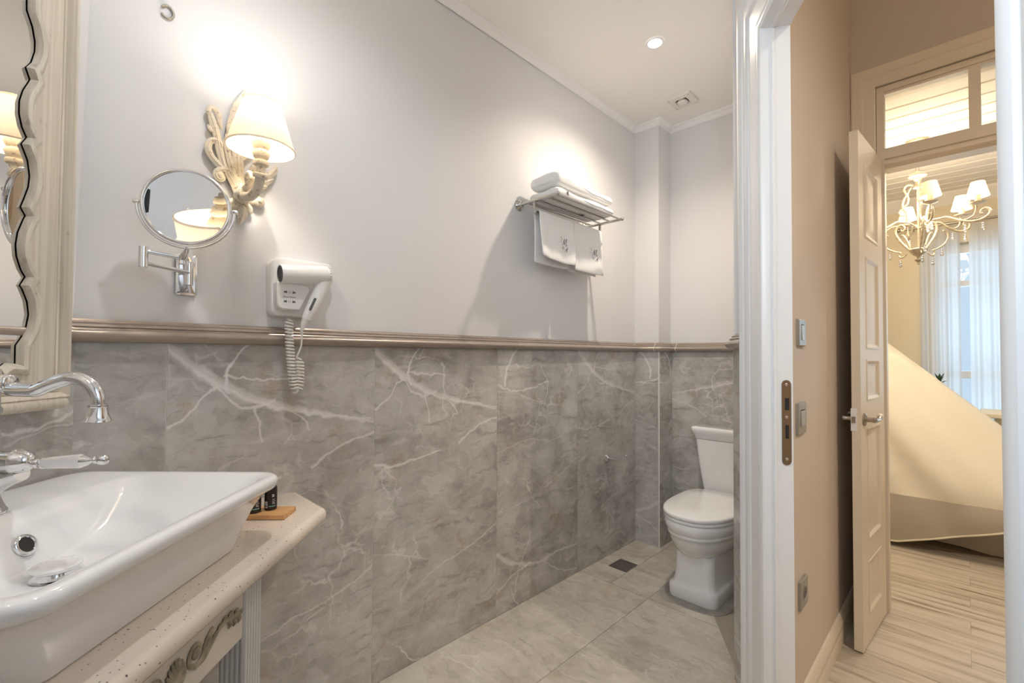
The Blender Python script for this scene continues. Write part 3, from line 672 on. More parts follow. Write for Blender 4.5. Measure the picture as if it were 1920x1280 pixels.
# boarded bedroom ceiling: boards run along X with a small step between them
mb = MB(); mb.box(-2.2, 2.7, 2.94, 5.3, BC + 0.012, BC + 0.09); mb.box(-0.49, 2.7, 2.868, 2.94, BC, BC + 0.09)
y = 2.945
while y < BY: mb.box(-2.1, 2.6, y, min(y + 0.120, BY), BC, BC + 0.013); y += 0.140
structure(mb.build('ceiling_bedroom', 'ceiling', smooth=0), 'white boarded bedroom ceiling')
KP = [(0, BC - 0.10), (0.010, BC - 0.10), (0.013, BC - 0.09), (0.024, BC - 0.08), (0.040, BC - 0.04), (0.060, BC - 0.02), (0.064, BC), (0, BC)]
mb = MB(); sweep(mb, [(-2.1, BY), (2.6, BY)], KP, left=False); structure(mb.build('trim_3', 'cornice', smooth=40), 'white cornice above the bedroom window')

# ------------------------------------------------------------------ vanity corner (local frame: x to the right along the mirror wall, y = -distance from the wall)
VC = (-1.295, -0.161, 0.0); VR = math.radians(135)
CT = 0.740
# vanity cabinet
van = empty('vanity_unit', 'cream console vanity with reeded legs and carved apron under the speckled countertop', 'vanity', VC, VR)
AF = -0.458
mb = MB(); mb.box(-0.268, 0.268, AF + 0.030, -0.012, 0.660, 0.6985); mb.box(-0.2025, 0.2025, AF, AF + 0.022, 0.555, 0.6985); mb.build('apron', 'vanity', van, bevel=0.002)
def reeded(x0, x1, y0, y1, z0, z1, nx, ny):
    """square post whose four faces carry rounded reeds"""
    mb = MB(); mb.box(x0, x1, y0, y1, z0, z1)
    for k in range(nx):
        c = x0 + (k + 0.5) * (x1 - x0) / nx; r = (x1 - x0) / nx * 0.40
        for y, s in ((y0, -1), (y1, 1)):
            mb.prism([(c + r * math.cos(a), y + s * 0.6 * r * abs(math.sin(a))) for a in [PI * i / 6 for i in range(7)]], 'z', z0 + 0.012, z1 - 0.004, 0)
    for k in range(ny):
        c = y0 + (k + 0.5) * (y1 - y0) / ny; r = (y1 - y0) / ny * 0.40
        for x, s in ((x0, -1), (x1, 1)):
            mb.prism([(x + s * 0.6 * r * abs(math.sin(a)), c + r * math.cos(a)) for a in [PI * i / 6 for i in range(7)]], 'z', z0 + 0.012, z1 - 0.004, 0)
    return mb
lg = reeded(0.2045, 0.268, AF - 0.003, AF + 0.050, 0.0, 0.698, 6, 5).build('leg', 'vanity2', van, smooth=30); lg['label'] = 'reeded front leg'
for k, args in enumerate(((-0.268, -0.2045, AF - 0.003, AF + 0.050), (0.2045, 0.268, -0.070, -0.014), (-0.268, -0.2045, -0.070, -0.014))):
    reeded(*args, 0.0, 0.659 if k else 0.698, 6, 5).build('leg', 'vanity2', van, smooth=30)
mb = MB(); mb.box(-0.20, 0.20, AF + 0.02, -0.012, 0.10, 0.125); mb.build('shelf', 'vanity', van, bevel=0.003)
# carved scroll ornaments on the apron
def ornament(sx, name):
    mb = MB(); y = AF - 0.002; fl = ((0, 1, 0), 0.5)
    cx, cz = 0.052, 0.618
    sp_ = [(sx * (cx + 0.025 * (1 - t) * math.cos(-PI * 0.15 - t * 3.4 * PI)), y, cz + 0.025 * (1 - t) * math.sin(-PI * 0.15 - t * 3.4 * PI)) for t in [i / 40 for i in range(41)]]
    mb.tube(sp_, [0.0048, 0.0046, 0.004, 0.003, 0.0025], 8, flat=fl)
    mb.sphere((sx * cx, y, cz), 0.011, 14, 8, sc_=(1, 0.45, 1))
    mb.tube(spline([(sx * 0.050, y, 0.593), (sx * 0.070, y, 0.597), (sx * 0.090, y, 0.607), (sx * 0.112, y, 0.620), (sx * 0.135, y, 0.626), (sx * 0.160, y, 0.622), (sx * 0.185, y, 0.615), (sx * 0.199, y, 0.616)], 6), [0.003, 0.0075, 0.007, 0.0045, 0.006, 0.0065, 0.0055, 0.003], 8, flat=fl)
    mb.tube(spline([(sx * 0.078, y, 0.604), (sx * 0.086, y, 0.622), (sx * 0.100, y, 0.638)], 6), [0.004, 0.010, 0.002], 8, flat=fl)
    mb.tube(spline([(sx * 0.074, y, 0.604), (sx * 0.078, y, 0.618), (sx * 0.088, y, 0.632)], 6), [0.003, 0.006, 0.001], 8, flat=fl)
    for x, z in ((0.112, 0.628), (0.128, 0.634), (0.146, 0.634), (0.166, 0.628)):
        mb.tube(spline([(sx * x, y, z - 0.012), (sx * (x + 0.006), y - 0.002, z - 0.002), (sx * (x + 0.016), y, z + 0.001)], 5), [0.002, 0.0052, 0.001], 8, flat=fl)
    for x, z in ((0.146, 0.616), (0.162, 0.612), (0.178, 0.610)):
        mb.tube(spline([(sx * x, y, z + 0.006), (sx * (x + 0.008), y - 0.002, z - 0.004), (sx * (x + 0.003), y, z - 0.012)], 5), [0.002, 0.0052, 0.001], 8, flat=fl)
    return mb.build(name, 'gold', van, smooth=50)
ornament(1, 'carved_scroll'); ornament(-1, 'carved_scroll')
mb = MB(); y = AF - 0.002
for k in range(9):
    a = PI * (k + 0.5) / 9; mb.tube(spline([(0, y, 0.596), (0.017 * math.cos(a), y - 0.003, 0.604 + 0.017 * math.sin(a)), (0.024 * math.cos(a), y, 0.606 + 0.033 * math.sin(a))], 5), [0.002, 0.006, 0.002], 8, flat=((0, 1, 0), 0.5))
mb.tube(spline([(-0.024, y, 0.603), (-0.01, y - 0.002, 0.593), (0.01, y - 0.002, 0.593), (0.024, y, 0.603)], 6), 0.0045, 8, flat=((0, 1, 0), 0.6))
mb.sphere((0, y, 0.598), 0.008, 12, 8, sc_=(1, 0.6, 1)); mb.build('carved_shell', 'gold', van, smooth=50)

# countertop (world coordinates): between the two walls, ends square to them
def to_local(x, y):
    dx, dy = x - VC[0], y - VC[1]; c, s = math.cos(VR), math.sin(VR); return (c * dx + s * dy, -s * dx + c * dy)
poly = [to_local(*p) for p in ((-1.498, 0.047), (-1.498, 0.555), (-1.268, 0.555), (-0.579, -0.134), (-0.579, -0.364), (-1.087, -0.364))]
# round the visible corners of the plan
def fillet(poly, radii, n=6):
    out = []
    for i, p in enumerate(poly):
        r = radii[i]
        if r <= 0: out.append(p); continue
        p = Vector(p); a = Vector(poly[i - 1]); b = Vector(poly[(i + 1) % len(poly)])
        u = (a - p).normalized(); v = (b - p).normalized(); ang = u.angle(v); t = r / math.tan(ang / 2)
        s0 = p + u * t; c = p + (u + v).normalized() * (r / math.sin(ang / 2)); e0 = p + v * t
        a0 = math.atan2(*(s0 - c).yx); a1 = math.atan2(*(e0 - c).yx); da = (a1 - a0 + PI) % (2 * PI) - PI
        out += [(c.x + r * math.cos(a0 + da * k / n), c.y + r * math.sin(a0 + da * k / n)) for k in range(n + 1)]
    return out
plan = fillet(poly, [0, 0.030, 0.03, 0.03, 0.030, 0])
def inset(poly, d):
    n = len(poly); ar = sum(poly[i][0] * poly[(i + 1) % n][1] - poly[(i + 1) % n][0] * poly[i][1] for i in range(n)); sg = 1 if ar > 0 else -1; out = []
    for i in range(n):
        p = Vector(poly[i]); a = (p - Vector(poly[i - 1])).normalized(); b = (Vector(poly[(i + 1) % n]) - p).normalized()
        na = Vector((-a.y, a.x)) * sg; nb = Vector((-b.y, b.x)) * sg; h = (na + nb).normalized(); out.append(tuple(p + h * d / max(0.4, h.dot(na))))
    return out
mb = MB(); R_ = 0.016
loops = []
for k in range(7):
    a = -PI / 2 + PI * k / 6; loops.append([(x, y, 0.720 + 0.020 * math.sin(a)) for x, y in inset(plan, R_ * (1 - math.cos(a)))])
mb.loft(loops)
ctop = mb.build('countertop', 'counter', None, smooth=40); ctop.location = VC; ctop.rotation_euler = (0, 0, VR)
tag(ctop, 'cream stone countertop with dark specks and a rounded edge under the white basin', 'countertop')

# basin
bas = empty('basin', 'large white rectangular ceramic basin on the speckled countertop', 'washbasin', (VC[0], VC[1], CT), VR)
def rl(hx, d0, d1, r, z): return rrect(-hx, hx, -d1, -d0, r, z - CT, 7)
RT = 0.887
mb = MB()
outer = [rl(0.222, 0.075, 0.434, 0.035, CT + 0.0005), rl(0.228, 0.071, 0.438, 0.037, CT + 0.006), rl(0.246, 0.060, 0.446, 0.038, CT + 0.045), rl(0.265, 0.046, 0.458, 0.040, CT + 0.080), rl(0.279, 0.034, 0.472, 0.042, CT + 0.105), rl(0.288, 0.022, 0.486, 0.044, RT - 0.030),
         rl(0.291, 0.017, 0.494, 0.048, RT - 0.027), rl(0.297, 0.013, 0.500, 0.050, RT - 0.019), rl(0.298, 0.012, 0.501, 0.050, RT - 0.010), rl(0.295, 0.014, 0.498, 0.049, RT - 0.003), rl(0.290, 0.018, 0.493, 0.047, RT), rl(0.284, 0.024, 0.487, 0.045, RT)]
inner = [rl(0.274, 0.150, 0.477, 0.045, RT - 0.001), rl(0.266, 0.158, 0.469, 0.045, RT - 0.006), rl(0.235, 0.172, 0.452, 0.050, RT - 0.034), rl(0.185, 0.190, 0.430, 0.055, RT - 0.070), rl(0.135, 0.196, 0.400, 0.060, RT - 0.094), rl(0.095, 0.200, 0.370, 0.060, RT - 0.103), rl(0.050, 0.208, 0.310, 0.045, RT - 0.106), rl(0.026, 0.226, 0.278, 0.0255, RT - 0.107)]
mb.loft(outer + inner, True, True); bowl = mb.build('bowl', 'ceramic', bas, smooth=60)
# overflow ring on the sloping wall
mb = MB(); c = Vector((0.012, -0.1850, 0.829 - CT)); ax = Vector((0, -0.035, 0.018)).normalized()
ax = Vector((0, -0.89, 0.45)).normalized()
mb.lathe([(0.0125, 0.0022), (0.0140, 0.0045), (0.0175, 0.0040), (0.0195, 0.0005), (0.0185, -0.003)], c, ax, 28, cap=False)
ov = mb.build('overflow_ring', 'chrome', bas, smooth=60); mb = MB(); mb.lathe([(0.0132, 0.0026), (0.0001, 0.0024)], c, ax, 24, cap=False); mb.build('overflow_hole', 'dark', ov)
# waste: chrome seat and raised white cap
c = (0.0, -0.252, RT - 0.107 - CT)
mb = MB(); mb.lathe([(0.0335, 0.0005), (0.0345, 0.002), (0.030, 0.0035), (0.024, 0.002), (0.018, 0.001)], c, seg=32); wst = mb.build('waste_seat', 'chrome', bas, smooth=60)
mb = MB(); mb.lathe([(0.010, 0.001), (0.010, 0.012), (0.028, 0.0125), (0.0305, 0.0145), (0.0305, 0.0175)], c, seg=32, cap=True); mb.build('stopper_rim', 'chrome', bas, smooth=40)
mb = MB(); mb.lathe([(0.0325, 0.0176), (0.0345, 0.0190), (0.0345, 0.0205), (0.031, 0.0230), (0.020, 0.0245), (0.0005, 0.0250)], c, seg=32); st = mb.build('stopper_cap', 'ceramic', bas, smooth=60); st['label'] = 'white ceramic waste cap'

# faucet
fau = empty('faucet', 'chrome vintage faucet with swan spout and white porcelain lever behind the basin', 'faucet', (VC[0], VC[1], RT - 0.001), VR)
FY = -0.122; fz = lambda z: z - (RT - 0.001)
def FL(prof, c, axis, name, m='chrome', seg=28, parent=None):
    mb = MB(); mb.lathe(prof, c, axis, seg); return mb.build(name, m, parent or fau, smooth=50)
body = FL([(0.031, 0), (0.031, 0.004), (0.028, 0.008), (0.024, 0.018), (0.0205, 0.030), (0.019, 0.034), (0.0195, 0.060), (0.0205, 0.075), (0.022, 0.090), (0.0215, 0.110), (0.019, 0.122), (0.0205, 0.126), (0.0205, 0.132), (0.0185, 0.136), (0.018, 0.170), (0.0205, 0.174), (0.0215, 0.180), (0.0185, 0.185), (0.018, 0.205), (0.020, 0.210), (0.022, 0.220), (0.0225, 0.232), (0.0205, 0.243), (0.016, 0.251), (0.010, 0.256), (0.006, 0.262), (0.0055, 0.268), (0.009, 0.273), (0.0105, 0.281), (0.008, 0.289), (0.0025, 0.294)], (0, FY, 0), (0, 0, 1), 'body')
FL([(0.0172, 0.0), (0.0165, 0.004), (0.014, 0.007), (0.0155, 0.010), (0.0155, 0.015), (0.0125, 0.018), (0.0145, 0.020), (0.0145, 0.024), (0.0125, 0.026)], (0, FY - 0.0185, fz(1.112)), (0, -1, 0), 'spout_collar')
spts = [(0, -0.165, 1.1105), (0, -0.200, 1.1095), (0, -0.212, 1.111), (0, -0.228, 1.118), (0, -0.252, 1.1265), (0, -0.270, 1.130), (0, -0.290, 1.1265), (0, -0.306, 1.115), (0, -0.315, 1.098), (0, -0.3165, 1.078), (0, -0.3165, 1.066)]
mb = MB(); mb.tube(spline([(x, y, fz(z - 0.009)) for x, y, z in spts], 7), [0.0122, 0.0122, 0.0118, 0.0108, 0.0104, 0.0104], 20); sp_ = mb.build('spout', 'chrome', fau, smooth=60)
mb = MB(); mb.lathe([(0.0108, 0.030), (0.0145, 0.029), (0.0145, 0.026), (0.0135, 0.025), (0.0150, 0.012), (0.0180, 0.004), (0.0195, 0.002), (0.0195, 0.0), (0.016, -0.0005), (0.014, 0.003)], (0, -0.3165, fz(1.046)), seg=28); mb.build('aerator', 'chrome', fau, smooth=50)
# hot lever assembly: horizontal cartridge and porcelain lever
FL([(0.0125, 0), (0.0175, 0.006), (0.0185, 0.012), (0.0185, 0.044), (0.0215, 0.046), (0.0215, 0.051), (0.0195, 0.054), (0.0175, 0.062), (0.012, 0.070), (0.006, 0.073)], (0, FY - 0.012, fz(0.975)), (0, -1, 0.04), 'cartridge')
mb = MB(); mb.tube(spline([(0, FY - 0.010, fz(0.930)), (0, FY - 0.035, fz(0.948)), (0, FY - 0.066, fz(0.958))], 6), [0.017, 0.018, 0.014], 18); mb.build('side_neck', 'chrome', fau, smooth=60)
FL([(0.0055, 0.0), (0.0055, 0.006), (0.008, 0.008), (0.008, 0.012), (0.006, 0.014), (0.009, 0.016), (0.0095, 0.020), (0.007, 0.022)], (0, FY - 0.083, fz(0.973)), (0, -1, 0.06), 'lever_collar')
FL([(0.0082, 0), (0.0100, 0.010), (0.0112, 0.040), (0.0118, 0.058), (0.0118, 0.064), (0.0095, 0.068)], (0, FY - 0.104, fz(0.9745)), (0, -1, 0.06), 'lever', 'ceramic')['label'] = 'white porcelain lever'
FL([(0.0100, 0), (0.0085, 0.006), (0.0055, 0.011), (0.0042, 0.016), (0.0045, 0.020), (0.0060, 0.021), (0.0045, 0.023), (0.0052, 0.026), (0.0078, 0.029), (0.0088, 0.034), (0.0078, 0.039), (0.004, 0.0425)], (0, FY - 0.171, fz(0.9785)), (0, -1, 0.06), 'lever_tip')

# ------------------------------------------------------------------ wall mirror with scalloped moulding
mir = empty('wall_mirror', 'large wall mirror in a brushed cream frame with a scalloped inner moulding', 'mirror', (VC[0], VC[1], 1.043), VR)
FXo, FT = 0.238, 0.040      # outer half width, front distance
TOPZ = 2.20 - 1.043
def scallop():
    """inner edge from the bottom right corner upwards: (x, z) points, from the photograph's visible side"""
    raw = [(0.140, 1.140), (0.140, 1.179), (0.150, 1.195), (0.159, 1.215), (0.164, 1.244), (0.160, 1.272), (0.149, 1.298), (0.145, 1.303), (0.155, 1.322), (0.146, 1.336), (0.137, 1.362), (0.135, 1.385), (0.138, 1.410), (0.148, 1.440), (0.152, 1.449), (0.142, 1.464), (0.148, 1.482), (0.156, 1.510), (0.158, 1.534), (0.153, 1.566), (0.140, 1.594), (0.150, 1.612), (0.140, 1.630), (0.134, 1.655), (0.134, 1.680), (0.140, 1.705), (0.150, 1.728), (0.153, 1.736), (0.144, 1.756), (0.154, 1.772), (0.161, 1.800), (0.161, 1.822), (0.155, 1.850), (0.143, 1.876), (0.142, 1.93), (0.150, 1.96), (0.158, 1.99), (0.155, 2.02), (0.142, 2.05), (0.140, 2.09)]
    return [(x, z - 1.043) for x, z in raw]
sc_ = scallop()
bot = [(-0.140, 1.140), (-0.118, 1.142), (-0.095, 1.122), (-0.06, 1.112), (-0.03, 1.118), (0.0, 1.135), (0.03, 1.118), (0.06, 1.112), (0.095, 1.122), (0.118, 1.142)]
bot = [(x, z - 1.043) for x, z in bot]
top = [(-x, 2.09 - 1.043 + (1.140 - 1.043 - z)) for x, z in bot]
inner_pts = sc_ + top[0:0] + [(x, z) for x, z in reversed([( -p[0], p[1]) for p in top])][0:0]
right = sc_; left = [(-x, z) for x, z in reversed(sc_)]
edge = right + [(x, z) for x, z in [(0.118, 1.045), (0.095, 1.065), (0.06, 1.075), (0.03, 1.069), (0.0, 1.052), (-0.03, 1.069), (-0.06, 1.075), (-0.095, 1.065), (-0.118, 1.045)]] + left + bot[1:]
n_e = len(edge)
def off(poly, d):   # positive = outwards (away from the glass)
    return inset(poly, -d)
mb = MB()
prof = [(-0.002, 0.024), (0.0, 0.031), (0.003, 0.036), (0.009, 0.0385), (0.015, 0.036), (0.019, 0.031), (0.020, 0.026)]
base_e = [Vector(p) for p in edge]
loops = [[(x, -(d), z) for x, z in off(edge, o)] for o, d in prof]
mb.loft(loops + [loops[0]], False, False); mb.build('scalloped_moulding', 'frame', mir, smooth=35)
# flat board between moulding and outer bead: bridge from the edge to a rectangle
def ray_rect(p, hx, z0, z1):
    cx, cz = 0.0, (z0 + z1) / 2; dx, dz = p[0] - cx, p[1] - cz; k = min(hx / abs(dx) if abs(dx) > 1e-9 else 1e9, ((z1 - z0) / 2) / abs(dz) if abs(dz) > 1e-9 else 1e9); return (cx + dx * k, cz + dz * k)
mid = off(edge, 0.012)
rx, rz0, rz1 = 0.214, 0.046, TOPZ - 0.046
def rect_pt(p): return ray_rect(p, rx, rz0, rz1)
mb = MB()
outl = []
for x, z in mid:
    # straight out to the nearest side keeps the board free of folds
    if abs(x) > 0.128 and rz0 + 0.02 < z < rz1 - 0.02: outl.append((math.copysign(rx, x), z))
    elif z < TOPZ / 2: outl.append((x * rx / 0.14 if abs(x) < 0.14 else math.copysign(rx, x), rz0))
    else: outl.append((x * rx / 0.14 if abs(x) < 0.14 else math.copysign(rx, x), rz1))
mb.loft([[(x, -0.012, z) for x, z in mid], [(x, -0.028, z) for x, z in mid], [(x, -0.028, z) for x, z in outl], [(x, -0.012, z) for x, z in outl]], False, False)
for sx in (1, -1): mb.prism([(sx * 0.13, rz0 - 0.001), (sx * rx, rz0 - 0.001), (sx * rx, 0.10), (sx * 0.155, 0.10), (sx * 0.155, 0.0855), (sx * 0.13, 0.0855)], 'y', -0.0275, -0.012)
mb.build('board', 'frame', mir, smooth=20)
# outer bead with a groove, mitred, rounder and larger at the foot
bead = [(0.0, 0.010), (0.0, 0.030), (0.004, 0.031), (0.006, 0.027), (0.008, 0.031), (0.0105, 0.028), (0.013, 0.034), (0.017, 0.042), (0.021, 0.044), (0.0245, 0.040), (0.0255, 0.030), (0.0255, 0.010)]
rc = [(-rx, rz0), (rx, rz0), (rx, rz1), (-rx, rz1)]
mb = MB(); loops = [[(x, -d, z) for x, z in off(rc, o)] for o, d in bead]; mb.loft(loops + [loops[0]], False, False); mb.build('outer_bead', 'frame', mir, smooth=35)
mb = MB(); mb.tube([(-FXo + 0.006, -0.033, 0.012), (-FXo + 0.010, -0.033, 0.012), (FXo - 0.010, -0.033, 0.012), (FXo - 0.002, -0.033, 0.012)], [0.008, 0.0135, 0.0135, 0.008], 14); mb.build('foot_bead', 'frame', mir, smooth=50)
mb = MB(); mb.prism([(-0.18, 0.06), (0.18, 0.06), (0.18, TOPZ - 0.06), (-0.18, TOPZ - 0.06)], 'y', -0.022, -0.010); mb.build('mirror_glass', 'mirror', mir, smooth=0)
mb = MB(); mb.box(-0.205, 0.205, -0.0115, -0.0005, 0.03, TOPZ - 0.03); mb.build('backing', 'frame', mir, smooth=0)

# ------------------------------------------------------------------ wooden board and two bottles beside the basin
brd = MB(); brd.box(-0.070, 0.070, -0.0355, 0.0355, 0.0, 0.0125)
bo = brd.build('tray', 'wood', None, bevel=0.0015); bo.rotation_euler = (0, 0, math.radians(46)); bo.location = (-1.320, 0.4066, CT + 0.0003)
tag(bo, 'small rectangular beech board on the countertop behind the basin', 'board')
def bottle(x, y, rz, label):
    t = empty('toiletry_bottle', label, 'bottle', (x, y, CT + 0.0130), rz, 'small black bottles on the beech board'); t.scale = (1.2, 1.2, 1.2)
    mb = MB(); mb.lathe([(0.0115, 0.0), (0.0128, 0.0012), (0.0128, 0.046), (0.0115, 0.050), (0.0075, 0.053), (0.007, 0.055)], seg=24); mb.build('bottle_body', 'bottle', t, smooth=40)
    mb = MB(); mb.lathe([(0.0082, 0.055), (0.0085, 0.056), (0.0085, 0.066), (0.0078, 0.067)], seg=24); mb.build('cap', 'bottle', t, smooth=40)
    def patch(a0, a1, z0, z1, name, m, r=0.01295):
        mb = MB(); k = 6; A = [a0 + (a1 - a0) * i / k for i in range(k + 1)]
        mb.loft([[(r * math.sin(a), -r * math.cos(a), z) for a in A] for z in (z0, z1)], False, False, closed=False); return mb
    patch(-1.05, -0.55, 0.006, 0.020, 'barcode', 'label').build('barcode_label', 'label', t)
    mb = patch(-1.02, -0.62, 0.0075, 0.0120, '', '', 0.01300)
    for z in (0.0132, 0.0150, 0.0170): q = patch(-1.02, -0.62, z, z + 0.0009, '', '', 0.01300); mb.add(q.v, q.f)
    mb.build('barcode', 'grey_print', t)
    patch(-0.35, 0.75, 0.0085, 0.0102, 'band', 'mint').build('colour_band', 'mint', t)
    mb = MB()
    for z, wd in ((0.0310, 0.0), (0.0230, 0.4), (0.0195, 0.5), (0.0165, 0.35), (0.0140, 0.45)):
        a = 0.2
        while wd and a < 0.2 + wd:
            q = patch(a, a + 0.05, z, z + 0.0014, '', ''); mb.add(q.v, q.f); a += 0.09
    # the two large characters "20" as strokes
    def stroke(pts):
        mb.tube([(0.01305 * math.sin(a), -0.01305 * math.cos(a), z) for a, z in pts], 0.00045, 5)
    stroke([(0.16, 0.0335), (0.20, 0.0348), (0.28, 0.0345), (0.30, 0.0330), (0.22, 0.0308), (0.16, 0.0295), (0.32, 0.0295)])
    stroke([(0.40 + 0.09 * math.cos(k * PI / 5), 0.0321 + 0.0027 * math.sin(k * PI / 5)) for k in range(11)])
    mb.build('print', 'label', t)
    return t
bottle(-1.3190, 0.4240, math.radians(74), 'small black bottle with white print, the more visible one on the beech board')
bottle(-1.3230, 0.3860, math.radians(74), 'small black bottle mostly hidden by the basin on the beech board')

# ------------------------------------------------------------------ sconces (local frame: x right along the wall, y = -out, z up)
def make_sconce(label, loc, rz):
    t = empty('wall_sconce', label, 'wall lamp', loc, rz, 'carved sconces beside the wall mirror')
    mb = MB(); O = -0.010
    def leaf(pts, rs, y=O, fl=0.55, seg=10):
        mb.tube(spline([(x, y if len(p) == 2 else p[2], z) for p in [q if len(q) > 2 else q for q in pts] for x, z in [p[:2]]], 6), rs, seg, flat=((0, 1, 0), fl))
    def ribbon(pts, wd, y=O, seg=10):       # leaf with a raised mid rib
        wd = [w_ * 0.80 for w_ in wd]; leaf(pts, wd, y, 0.55, seg); leaf(pts, [w_ * 0.28 for w_ in wd], y - max(wd) * 0.42, 0.9, 8)
    ribbon([(-0.012, -0.085), (-0.022, -0.060), (-0.034, -0.036), (-0.053, -0.002), (-0.064, 0.036), (-0.070, 0.069), (-0.078, 0.100), (-0.086, 0.124), (-0.089, 0.138)], [0.014, 0.014, 0.012, 0.012, 0.013, 0.012, 0.014, 0.012, 0.007], -0.014)
    leaf([(-0.088, 0.128), (-0.093, 0.142), (-0.088, 0.152), (-0.078, 0.151), (-0.070, 0.140), (-0.066, 0.118), (-0.060, 0.100)], [0.004, 0.008, 0.009, 0.008, 0.008, 0.006, 0.002], -0.016)
    leaf([(-0.074, 0.085), (-0.088, 0.094), (-0.094, 0.104)], [0.007, 0.008, 0.002], -0.014)
    leaf([(-0.062, 0.050), (-0.050, 0.068), (-0.046, 0.088)], [0.006, 0.010, 0.003], -0.014)
    ribbon([(-0.012, -0.075), (-0.022, -0.045), (-0.036, 0.0), (-0.045, 0.035), (-0.048, 0.065), (-0.043, 0.092), (-0.034, 0.100), (-0.028, 0.092)], [0.012, 0.012, 0.011, 0.010, 0.010, 0.011, 0.009, 0.004], -0.018)
    # central flame leaf with serrated side tips
    ribbon([(-0.010, -0.060), (-0.016, -0.010), (-0.020, 0.045), (-0.021, 0.100), (-0.018, 0.155), (-0.010, 0.205), (-0.003, 0.238)], [0.016, 0.018, 0.020, 0.021, 0.018, 0.012, 0.003], -0.012)
    for x0, z0, x1, z1, x2, z2, r in ((-0.028, 0.070, -0.040, 0.110, -0.037, 0.165, 0.011), (-0.026, 0.110, -0.033, 0.150, -0.026, 0.198, 0.011), (-0.020, 0.150, -0.024, 0.180, -0.014, 0.220, 0.009), (-0.012, 0.080, 0.004, 0.120, 0.006, 0.160, 0.011), (-0.010, 0.125, 0.006, 0.160, 0.006, 0.200, 0.010), (-0.010, 0.030, 0.012, 0.070, 0.018, 0.110, 0.011)):
        leaf([(x0, z0), (x1, z1), (x2, z2)], [0.006, r, 0.002], -0.016, 0.5)
    # C scroll at the left
    ribbon([(-0.014, -0.050), (-0.032, -0.028), (-0.050, -0.012), (-0.069, 0.0), (-0.086, 0.018), (-0.093, 0.038), (-0.088, 0.057), (-0.075, 0.066), (-0.064, 0.062), (-0.061, 0.052), (-0.068, 0.048)], [0.012, 0.011, 0.011, 0.012, 0.012, 0.012, 0.011, 0.010, 0.009, 0.008, 0.005], -0.015)
    # volute lower left
    ribbon([(-0.010, -0.080), (-0.013, -0.055), (-0.022, -0.030), (-0.038, -0.015), (-0.056, -0.013), (-0.070, -0.022), (-0.073, -0.036), (-0.065, -0.044), (-0.056, -0.040), (-0.055, -0.031)], [0.013, 0.013, 0.012, 0.011, 0.011, 0.011, 0.010, 0.009, 0.008, 0.006], -0.018)
    mb.sphere((-0.062, -0.020, -0.032), 0.010, 12, 8, sc_=(1, 0.7, 1))
    # drop leaf below
    ribbon([(-0.008, -0.078), (-0.004, -0.100), (-0.004, -0.125), (-0.008, -0.145), (-0.012, -0.160)], [0.014, 0.021, 0.018, 0.011, 0.002], -0.012)
    for p in ([(-0.012, -0.084), (-0.026, -0.096), (-0.038, -0.098), (-0.046, -0.092)], [(-0.012, -0.095), (-0.026, -0.112), (-0.034, -0.122)], [(-0.002, -0.092), (0.012, -0.108), (0.018, -0.122)], [(-0.006, -0.085), (-0.020, -0.102), (-0.028, -0.110)]):
        leaf(p, [0.009, 0.012, 0.009, 0.004] if len(p) == 4 else [0.009, 0.011, 0.004], -0.014)
    # right side: rosette and two leaves
    leaf([(0.008, -0.080), (0.022, -0.084), (0.030, -0.084)], [0.010, 0.011, 0.010], -0.012)
    mb.sphere((0.038, -0.012, -0.082), 0.017, 16, 10, sc_=(1, 0.6, 1)); mb.sphere((0.040, -0.022, -0.080), 0.007, 12, 8, sc_=(1, 0.5, 1))
    for p, r in (([(0.006, -0.060), (0.024, -0.048), (0.044, -0.036), (0.060, -0.032)], [0.012, 0.014, 0.013, 0.007]), ([(0.006, -0.050), (0.030, -0.028), (0.058, -0.002), (0.076, 0.016), (0.086, 0.038)], [0.011, 0.012, 0.013, 0.013, 0.006]), ([(0.034, -0.030), (0.058, -0.018), (0.078, -0.004)], [0.009, 0.012, 0.005]), ([(0.004, -0.020), (0.022, 0.010), (0.040, 0.048), (0.044, 0.080)], [0.010, 0.013, 0.012, 0.005])):
        ribbon(p, r, -0.014)
    mb.build('carved_backplate', 'carved', t, smooth=50)
    # hub and projecting scroll arm
    mb = MB(); mb.lathe([(0.020, 0.0), (0.022, 0.010), (0.019, 0.016), (0.021, 0.022), (0.021, 0.036), (0.015, 0.044)], (-0.010, -0.014, -0.080), (0, -1, 0), 8)
    apts = spline([(-0.010, -0.045, -0.082), (-0.008, -0.072, -0.092), (-0.004, -0.102, -0.094), (0.0, -0.132, -0.082), (0.001, -0.152, -0.058), (0.0, -0.160, -0.032), (0.0, -0.160, -0.014)], 7)
    mb.tube(apts, [0.012, 0.013, 0.013, 0.0125, 0.012, 0.011, 0.010], 10)
    mb.tube(spline([(-0.010, -0.050, -0.066), (-0.006, -0.076, -0.060), (-0.004, -0.094, -0.046), (-0.008, -0.090, -0.030), (-0.014, -0.076, -0.034)], 6), [0.009, 0.010, 0.009, 0.008, 0.005], 8)
    for p, ax in (((0.0008, -0.1545, -0.052), (0.0, -0.35, 1)), ((0.0, -0.160, -0.020), (0, 0, 1))):
        mb.lathe([(0.011, -0.008), (0.0185, -0.006), (0.0205, 0.0), (0.0185, 0.006), (0.011, 0.008)], p, ax, 10)
    mb.build('arm', 'carved', t, smooth=45)
    mb = MB(); mb.lathe([(0.009, -0.014), (0.018, -0.006), (0.022, 0.006), (0.019, 0.012), (0.015, 0.016), (0.019, 0.020), (0.0235, 0.030), (0.0240, 0.036), (0.0205, 0.038), (0.020, 0.052), (0.017, 0.054)], (0, -0.160, 0.0), seg=20); mb.build('lamp_holder', 'carved', t, smooth=45)
